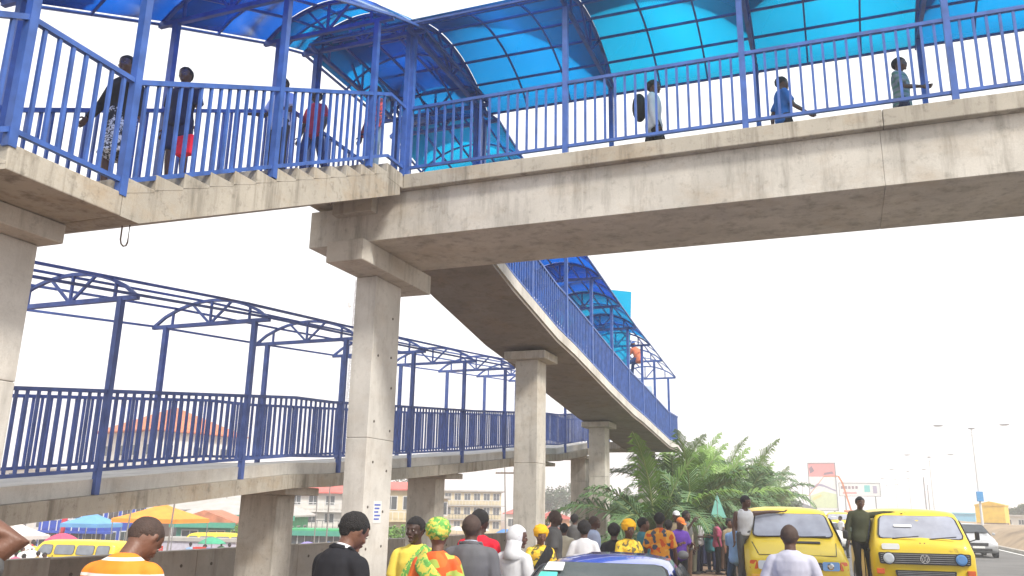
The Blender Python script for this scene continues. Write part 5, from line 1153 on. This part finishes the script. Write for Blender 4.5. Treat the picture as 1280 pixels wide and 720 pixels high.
hang = lambda a=.12, b=.2: ((V3(a, .03, -1), V3(0, b, -1)), (V3(-a, .03, -1), V3(0, b, -1)))
# f = 0 faces the camera, 180 shows the back, +90 shows the face turned to picture left, -90 to picture right
P('man in black suit and white collar looking down, in profile before the column', 424, 6.1, 128, h=1.83, top='suit', top_m=BS, sleeves='long', bot_m=BS, collar=WH, skin=1, head=(-4, 24), lean=7, vox=.012, detail=True, fold=.006, arms=((V3(.08, .25, -1), V3(-.1, .8, -.5)), (V3(-.08, .25, -1), V3(.1, .8, -.5))))
P('man in orange polo with white stripes looking down, at the lower left', 150, 4.9, 142, h=1.84, top='shirt', top_m=ORS, bot_m=JEAN, skin=1, hair='shaved', head=(-12, 34), lean=14, vox=.011, detail=True, fold=.007, arms=((V3(.1, .35, -1), V3(-.2, .9, -.2)), (V3(-.1, .35, -1), V3(.2, .9, -.2))))
P('person at the left edge with raised bare arm bent at the elbow', -168, 2.9, 165, h=1.93, top='tshirt', top_m=GR, bot_m=JEAN, skin=1, hair='short', vox=.010, detail=True, arms=((V3(.9, .1, .62), V3(-.95, .05, .32)), (V3(-.4, .6, -.3), V3(.4, .6, .5))))
P('smiling man in yellow shirt with green printed cloth over it', 522, 8.7, -18, h=1.75, top='tshirt', top_m=YL, bot_m=BLK, skin=2, head=(-14, 4), vox=.012, detail=True, sash=('front', PRG), arms=((V3(.2, .05, -1), V3(.15, .3, -.9)), (V3(-.15, .1, -1), V3(.3, .7, -.4))))
P('woman seen from behind in orange printed dress and patterned head tie', 549, 7.9, 168, h=1.72, female=True, top='blouse', top_m=PRO, bottom='skirt', bot_m=PRO, hair='wrap', hair_m=PRG, skin=1, vox=.012, detail=True, sash=('back', PRG), fat=1.05, arms=hang(.3, .4))
P('man in grey suit jacket seen from behind', 590, 8.2, 172, h=1.79, top='suit', top_m=GS, sleeves='long', bot_m=GS, collar=K('pale_blue_collar', (.45, .5, .6)), skin=0, hair='shaved', vox=.012, detail=True, fold=.006, arms=hang(.2, .3))
P('man in red shirt half hidden behind the grey suit', 600, 9.6, 150, h=1.83, top='shirt', top_m=RED, sleeves='short', bot_m=JEAN, skin=2, vox=.013, fold=.008)
P('woman in white blouse and white head scarf seen from behind', 644, 9.3, 142, h=1.68, female=True, top='tunic', top_m=WH, sleeves='long', bottom='skirt', bot_m=WH, hair='veil', hair_m=WH, skin=0, head=(-38, 8), vox=.012, detail=True, fold=.008, arms=hang(.25, .3))
P('person in striped top squeezed behind the grey suit and the white blouse', 617, 10.0, 175, h=1.5, top='shirt', top_m=stripe_mat('blue_white_stripe', (.62, .6, .66), (.08, .08, .35), .06, .25), bot_m=JEAN, hair='short', skin=1)
P('woman in golden leaf print blouse with gold head tie facing the camera', 676, 12.3, 8, h=1.60, female=True, top='blouse', top_m=PRY, bottom='skirt', bot_m=PRY, hair='wrap', hair_m=GOLD, skin=1, head=(5, 12), vox=.013, sash=('front', BLK), arms=((V3(.2, .2, -1), V3(-.4, .8, .1)), (V3(-.2, .2, -1), V3(.4, .8, .1))))
P('tall man in dark grey shirt in profile before the ramp column', 693, 14.5, 92, h=1.83, top='shirt', top_m=GR, bot_m=BLK, hair='shaved', skin=2, arms=hang(.15, .3))
P('bystander in pale shirt right behind the tall man in grey', 705, 17, 170, h=1.58, top='shirt', top_m=CRM, bot_m=KH, skin=0)
P('woman with black hair and white top seen from behind', 730, 13.2, 178, h=1.68, female=True, top='tshirt', top_m=WH, bot_m=JEAN, hair='afro', skin=0, arms=hang(.35, .3))
P('man in pale blue shirt in profile close to the farther ramp column', 742, 16.5, 100, h=1.74, top='shirt', top_m=K('pale_blue', (.45, .52, .72)), sleeves='long', bot_m=NAVY, hair='shaved', skin=0)
P('person in black top with black hair beside the gold head tie', 767, 13.8, 165, h=1.64, female=True, top='tshirt', top_m=BLK, bot_m=BLK, hair='afro', skin=0, arms=hang(.3, .3))
P('woman with bright gold head tie and orange dress facing the camera', 785, 13.6, 25, h=1.68, female=True, top='blouse', top_m=PRY, bottom='skirt', bot_m=PRY, hair='wrap', hair_m=GOLD, skin=0, head=(0, 8), arms=((V3(.2, .3, -1), V3(.1, .9, .1)), (V3(-.2, .2, -1), V3(.4, .8, .1))))
P('man in orange ankara shirt seen from behind under the palm', 824, 15.6, 172, h=1.82, top='shirt', top_m=PRA, bot_m=BLK, hair='short', skin=0, fold=.009, arms=hang(.25, .2))
P('person in purple shirt and orange cap holding a phone', 848, 19, 30, h=1.72, top='tshirt', top_m=PUR, bot_m=BLK, hair='cap', hair_m=K('orange_cap', (.7, .2, .05)), skin=1, head=(10, 18), arms=((V3(.2, .2, -1), V3(-.3, .8, .3)), (V3(-.2, .2, -1), V3(.3, .8, .3))))
P('person in white cap behind the one in purple', 845, 21.5, 10, h=1.85, top='shirt', top_m=KH, bot_m=BLK, hair='cap', hair_m=WH, skin=0)
P('dark clothed man right behind the white cap', 857, 23, 60, h=1.86, top='shirt', top_m=GR, bot_m=BR, skin=2, arms=((V3(.3, .4, -.2), V3(-.3, .5, .8)), (V3(-.1, 0, -1), V3(0, .2, -1))))
P('man in faded camouflage trousers standing in the row', 866, 27, 80, h=1.70, top='shirt', top_m=K('faded_green', (.16, .17, .12)), bot_m=K('camouflage', (.14, .14, .1)), skin=0)
P('woman with reddish hair, white top and dark trousers', 872, 27.5, 60, h=1.72, female=True, top='tshirt', top_m=WH, bot_m=NAVY, hair='afro', hair_m=K('reddish_hair', (.14, .02, .02)), skin=0, arms=((V3(.2, .2, -1), V3(-.5, .8, .0)), (V3(-.2, .2, -1), V3(.5, .8, 0))))
P('person in blue grey dress with green hem facing right', 887, 28, -40, h=1.72, female=True, top='tunic', top_m=TEALC, bot_m=NAVY, hair='short', skin=0, arms=((V3(.2, .2, -1), V3(-.3, .8, .2)), (V3(-.2, .2, -1), V3(.3, .8, .2))))
P('man in black standing beside the pale green pennant', 902, 28.5, 60, h=1.74, top='shirt', top_m=BLK, bot_m=BR, hair='cap', hair_m=K('red_cap', (.5, .05, .03)), skin=0)
P('person in dark wrapper behind the blue grey dress', 893, 31, -150, h=1.75, top='tshirt', top_m=KH, bot_m=K('brown_wrapper', (.12, .08, .07)), bottom='skirt', skin=1)
P('person in black near the row, half hidden by the light blue shirt', 908, 27, 110, h=1.66, top='tshirt', top_m=BLK, bot_m=JEAN, skin=2)
P('man in light blue shirt and jeans standing at the minibus door', 918, 18.6, 150, h=1.72, top='shirt', top_m=LB, bot_m=JEAN, hair='cap', hair_m=GR, skin=0, legs=((V3(.12, .12, -1), V3(.04, -.05, -1)), (V3(-.16, -.1, -1), V3(-.04, -.12, -1))), arms=((V3(.2, .5, -.8), V3(-.2, .9, .1)), (V3(-.2, .4, -.8), V3(.2, .9, .1))))
P('man in white vest hanging at the minibus door with an arm along its roof', 930, 17.5, 20, h=1.70, z=.48, top='vest', top_m=WH, bot_m=GR, hair='short', skin=0, head=(40, 5), lean=6, arms=((V3(.2, .0, -1), V3(.1, .4, -.8)), (V3(-1, .05, .12), V3(-1, .1, .06))))
P('bald man in pale lavender shirt walking away toward the minibuses', 985, 8.9, 178, h=1.74, top='shirt', top_m=LAV, sleeves='long', bot_m=GR, hair='shaved', skin=0, head=(3, 2), vox=.012, detail=True, fold=.009, hem=-.2, fat=1.08, arms=((V3(.42, .05, -1), V3(.15, .35, -1)), (V3(-.42, .05, -1), V3(-.15, .35, -1))))
P('conductor in dark olive uniform standing on the step of the flat nosed minibus', 1073, 17.9, 12, h=1.72, z=.48, top='shirt', top_m=OLV, sleeves='long', bot_m=BLK, hair='short', skin=0, head=(10, 0), roll=-4, arms=((V3(.25, .0, -1), V3(-.05, .2, -1)), (V3(-.9, .12, .22), V3(-.9, .15, .04))), legs=((V3(.0, .1, -1), V3(0, 0, -1)), (V3(-.10, .0, -1), V3(-.05, -.05, -1))))
P('pedestrian in tan shirt walking between the two minibuses', 1061, 38, -70, h=1.72, top='shirt', top_m=KH, bot_m=BLK, skin=0, hands=False, legs=((V3(0, .4, -1), V3(0, -.05, -1)), (V3(0, -.3, -1), V3(0, -.5, -1))))
P('pedestrian in white shirt between the minibuses, left of the tan one', 1050, 47, -60, h=1.74, top='shirt', top_m=WH, bot_m=NAVY, skin=0, hands=False)
P('pedestrian in pink top farther back between the minibuses', 1068, 50, 150, h=1.70, top='shirt', top_m=PNK, bot_m=BLK, skin=0, hands=False, female=True)
EX = [('person in dark green shirt in the second row behind the reddish haired woman', 879, 31, 60, GRN, NAVY, 0, False), ('tall person in brown shirt at the back of the waiting row', 884, 34, 20, BR, BLK, 2, False), ('woman in pink cloth between the dress and the black shirted man', 895, 27, 100, PNK, BLK, 0, True), ('man in faded khaki shirt close behind the light blue shirt', 911, 23, 40, KH, BLK, 1, False), ('person in cream shirt just left of the camouflage trousers', 860, 25, 90, CRM, BR, 0, False), ('person in navy shirt behind the orange ankara shirt', 835, 19, 170, NAVY, BLK, 2, False), ('woman in teal blouse between gold head tie and orange ankara shirt', 803, 16.5, 100, TEALC, BLK, 1, True), ('man in grey shirt far behind the white top under the ramp', 718, 22, 160, GR, JEAN, 0, False)]
for l_, px_, D_, f_, a_, b_2, sk_, fm_ in EX: P(l_, px_, D_, f_, h=1.66 + .02 * (px_ % 5), top='tshirt', top_m=a_, bot_m=b_2, skin=sk_, female=fm_, hands=False, vox=.02, hair='short' if px_ % 2 else 'afro')
# ---- people on the bridge: plan positions on the decks
def onb(label, x, y, z, f, **k): return person(label, (x, y), f, z=z, **k)
def zst_(y): return interp(PST, y)
def step_z(y): return 6.93 - .162 * max(0, math.ceil((10.5 - y) / .373)) if y > 5.65 else 4.66
W1 = ((V3(0, .35, -1), V3(0, -.15, -1)), (V3(0, -.3, -1), V3(0, -.55, -1)))
onb('woman on the stair landing in black top and black and white skirt', -7.4, 6.64, step_z(6.64), 188, h=1.72, female=True, top='tshirt', top_m=BLK, sleeves='long', bottom='short_skirt', bot_m=PRW, hair='short', skin=0, arms=((V3(.5, .0, -.8), V3(.1, .5, -.8)), (V3(-.4, .1, -.9), V3(-.3, .3, -.9))))
onb('person on the stairs in navy top and shorts carrying a red bag', -7.5, 7.65, step_z(7.65), 192, h=1.64, top='tshirt', top_m=NAVY, bottom='shorts', bot_m=K('dark_blue_shorts', (.03, .04, .09)), skin=0, hair='short', arms=((V3(.15, 0, -1), V3(0, .1, -1)), (V3(-.25, .05, -1), V3(-.05, .15, -1))))
onb('person in light blue shirt on the stairs behind a post', -7.7, 9.86, step_z(9.86), 176, h=1.70, top='shirt', top_m=K('pale_blue', (.45, .52, .72)), bot_m=K('charcoal', (.05, .05, .06)), skin=0, arms=((V3(.3, .2, -1), V3(.1, .8, -.2)), (V3(-.3, .2, -1), V3(0, .8, -.2))))
onb('person in red shirt and jeans descending the stairs', -7.7, 10.76, 6.93, 170, h=1.64, top='shirt', top_m=K('crimson', (.45, .03, .08)), bot_m=K('dark_jeans', (.02, .04, .14)), skin=2, arms=hang(.3, .3), legs=W1)
onb('person in red checked shirt at the head of the stairs', -6.8, 11.13, 6.93, 150, h=1.73, top='shirt', top_m=PRR, sleeves='long', bot_m=K('faded_jeans', (.16, .24, .34)), skin=2, arms=hang(.25, .35))
onb('person at the left edge in dark clothes on the stair landing', -6.75, 4.3, 4.5, 200, h=1.70, top='shirt', top_m=BLK, bot_m=BLK, skin=2)
onb('man in white shirt with black backpack crossing the main span', 2.35, 0, 0, 0, h=1.74, top='shirt', top_m=WH, sleeves='long', bot_m=BLK, skin=0, legs=W1)[0].location
_bk = [o for o in C.objects if o.get('label', '').startswith('man in white shirt with black backpack')][0]
_bk.location = (-2.40, 12.42, 6.93); _bk.rotation_euler = (0, 0, math.radians(-82))
bp_ = MB(); bp_.ell((0, -.22, 1.24), (.17, .12, .24), 16, 12, fn=lambda d, q: Vector((q.x * (1.1 if abs(d.x) > .4 else 1), q.y, max(-.22, q.z)))); bo_ = bp_.build('backpack', BLK, None, smooth=True); bo_.location = _bk.location; bo_.rotation_euler = _bk.rotation_euler; bo_['label'] = 'full black backpack worn by the man in white on the bridge'; bo_['category'] = 'backpack'
onb('person in blue shirt crossing the middle of the main span', -.43, 12.72, 6.93, -70, h=1.60, top='tshirt', top_m=SKY, bot_m=BLK, skin=0, legs=W1, arms=((V3(.1, .5, -1), V3(0, .8, -.5)), (V3(-.1, -.4, -1), V3(0, 0, -1))))
onb('person in grey striped polo crossing near the right edge of the picture', 1.27, 12.8, 6.93, -110, h=1.66, top='tshirt', top_m=stripe_mat('grey_stripe_polo', (.22, .24, .26), (.1, .2, .16), .09, .4), bot_m=NAVY, skin=0, legs=W1, arms=((V3(.1, .5, -1), V3(0, .9, -.3)), (V3(-.1, -.6, -1), V3(0, -.1, -1))))
rb = MB().box(-.12, .12, -.05, .05, 0, .26).build('shopping_bag', K('red_bag', (.75, .02, .06)), None, bevel=.02); rb.location = (-7.22, 7.5, step_z(7.65) + .32); rb['label'] = 'red carrier bag held by the person in navy on the stairs'; rb['category'] = 'bag'
# workers on the bare frames
onb('roof worker in orange top sitting on the canopy frame', -6.55, 29.9, 6.55, 60, h=1.68, top='tshirt', top_m=K('worker_orange', (.6, .18, .1)), bot_m=K('blue_overall', (.04, .1, .28)), skin=0, hair='cap', hair_m=K('blue_cap', (.03, .12, .4)), lean=24, legs=((V3(.1, 1, -.2), V3(0, .1, -1)), (V3(-.1, 1, -.25), V3(0, .2, -1))), arms=((V3(.1, .9, -.4), V3(0, .9, .1)), (V3(-.1, .9, -.5), V3(0, .9, 0))))
for i, (yy, a) in enumerate(((29.3, .5), (31.2, .55))):
    slab_sheet(('pale grey roofing sheet leaning inside the bare frames, nearer', 'pale grey roofing sheet leaning inside the bare frames, farther')[i], [(-7.5, yy, 4.9), (-6.3, yy + .3, 4.9), (-6.6, yy + 1.1, 6.5), (-7.8, yy + .8, 6.5)], pmat('pale_sheet', (.34, .42, .52), .4), group=None)
# pennant
x, y = ground_at(897, 27.5); t = thing('pennant', 'pale green pointed pennant on a stick above the waiting people', 'pennant', (x, y, 0), .3); MB().tube([(0, 0, 0), (0, 0, 2.45)], .014, 6).build('stick', STEEL, t); m = MB(); m.add([(0, 0, 2.42), (-.24, .04, 1.62), (.26, -.05, 1.66), (0, .16, 1.64)], [(0, 1, 2), (0, 2, 3), (0, 3, 1), (1, 3, 2)]); m.build('cloth', K('mint', (.25, .58, .50)), t)
# handbag
x, y = ground_at(852, 18.7); hb = MB().ell((0, 0, 0), (.12, .06, .09), 12, 8).build('handbag', K('grey_bag', (.2, .2, .21)), None, smooth=True); hb.location = (x, y, .95); hb['label'] = 'grey handbag at the side of the person in purple'; hb['category'] = 'handbag'
# notice on the column
nt_ = thing('paper_notice', 'small white paper notice with blue print on the foreground column', 'notice', (-6.996, 12.3, 1.75)); MB().box(-.002, .001, -.13, .13, -.17, .17).build('paper', WHITEP, nt_)
for k in range(5): MB().box(.0015, .0035, -.10 + .01 * (k % 2), .09 - .03 * (k % 3), .10 - k * .055, .125 - k * .055).build('print_line', K('notice_blue', (.1, .15, .5)), nt_)
# ---- market crowd below the wall: six simple figures copied with their own clothes
protos = []
for i, (tm, bmx, fem) in enumerate(((GRN, BLK, True), (YL, JEAN, False), (WH, KH, False), (PNK, NAVY, True), (LB, BLK, False), (RED, JEAN, True))):
    protos.append((('green', 'yellow', 'white', 'pink', 'light blue', 'red')[i], tm))
    person('market visitor', (0, 0), 0, top='tshirt', top_m=tm, bot_m=bmx, female=fem, hands=False, vox=.022, skin=i % 3, h=1.68, fold=0)
mk = [o for o in C.objects if o.get('label') == 'market visitor']
spots = [(8, 42, 20), (16, 40, 100), (24, 41, 200), (31, 39, 60), (38, 42, 300), (45, 40, 150), (58, 39, 30), (18, 46, 10), (36, 47, 120), (52, 48, 80), (244, 50, 40), (262, 48, 130), (282, 52, 220), (292, 50, 10), (305, 47, 90), (316, 50, 170), (328, 49, 260), (338, 54, 30), (384, 50, 100), (392, 55, 210), (400, 49, 320), (432, 54, 70), (440, 60, 140), (560, 60, 40), (572, 66, 150), (612, 62, 220), (625, 70, 30), (637, 75, 120), (668, 64, 200), (676, 70, 100), (700, 66, 10), (708, 72, 90), (716, 60, 180), (722, 78, 240)]
spots += [(4, 37, 60), (12, 38, 200), (20, 37, 310), (28, 45, 90), (41, 37, 20), (50, 50, 140), (2, 46, 250), (66, 38, 280), (248, 43, 10), (270, 44, 190), (298, 43, 100), (322, 44, 230), (388, 45, 60), (396, 47, 250), (436, 46, 150), (660, 58, 40), (690, 60, 150), (704, 84, 60)]
wh_ = lambda px: 'at the far left edge' if px < 22 else 'left of the yellow minibus' if px < 70 else 'near the orange tent' if px < 275 else 'by the bright green bush' if px < 312 else 'just left of the short ramp column' if px < 345 else 'left of the foreground column' if px < 450 else 'left of the nearer ramp column' if px < 650 else 'between the two ramp columns'
rr = random.Random(3); usedc = {}
for i, (px, D, a) in enumerate(spots):
    pl = wh_(px); fr = usedc.setdefault(pl, [])
    k = i % 6 if i < 6 else next((q_ for q_ in rr.sample(range(6), 6) if q_ not in fr), rr.randrange(6))
    extra = '' if k not in fr else ' farther back'
    if fr.count(k) > 1: extra = ' farthest back'
    fr.append(k); o = mk[k] if i < 6 else copy_tree(mk[k]); q = ground_at(px, D)
    o.location = (q[0], q[1], -2.02); o.rotation_euler = (0, 0, math.radians(a)); o['label'] = f'market visitor in {protos[k][0]} top beyond the wall{extra}, {pl}'; o['group'] = 'visitors walking in the market'

bpy.data.scenes.remove(TMP_SC)
# ============================================================ AIR
hz = MB().box(-1000, 1000, -110, 1600, -4.2, 52).build('haze', None); hz['kind'] = 'stuff'
hm_ = bpy.data.materials.new('haze_air'); hm_.use_nodes = True; n_ = hm_.node_tree; n_.nodes.clear(); ho = n_.nodes.new('ShaderNodeOutputMaterial'); hv = n_.nodes.new('ShaderNodeVolumePrincipled')
hv.inputs['Color'].default_value = (.97, .98, 1, 1); hv.inputs['Density'].default_value = .0022; hv.inputs['Anisotropy'].default_value = .2; n_.links.new(hv.outputs[0], ho.inputs['Volume']); hz.data.materials.append(hm_)
SC.cycles.volume_bounces = 2; SC.cycles.volume_step_rate = 4
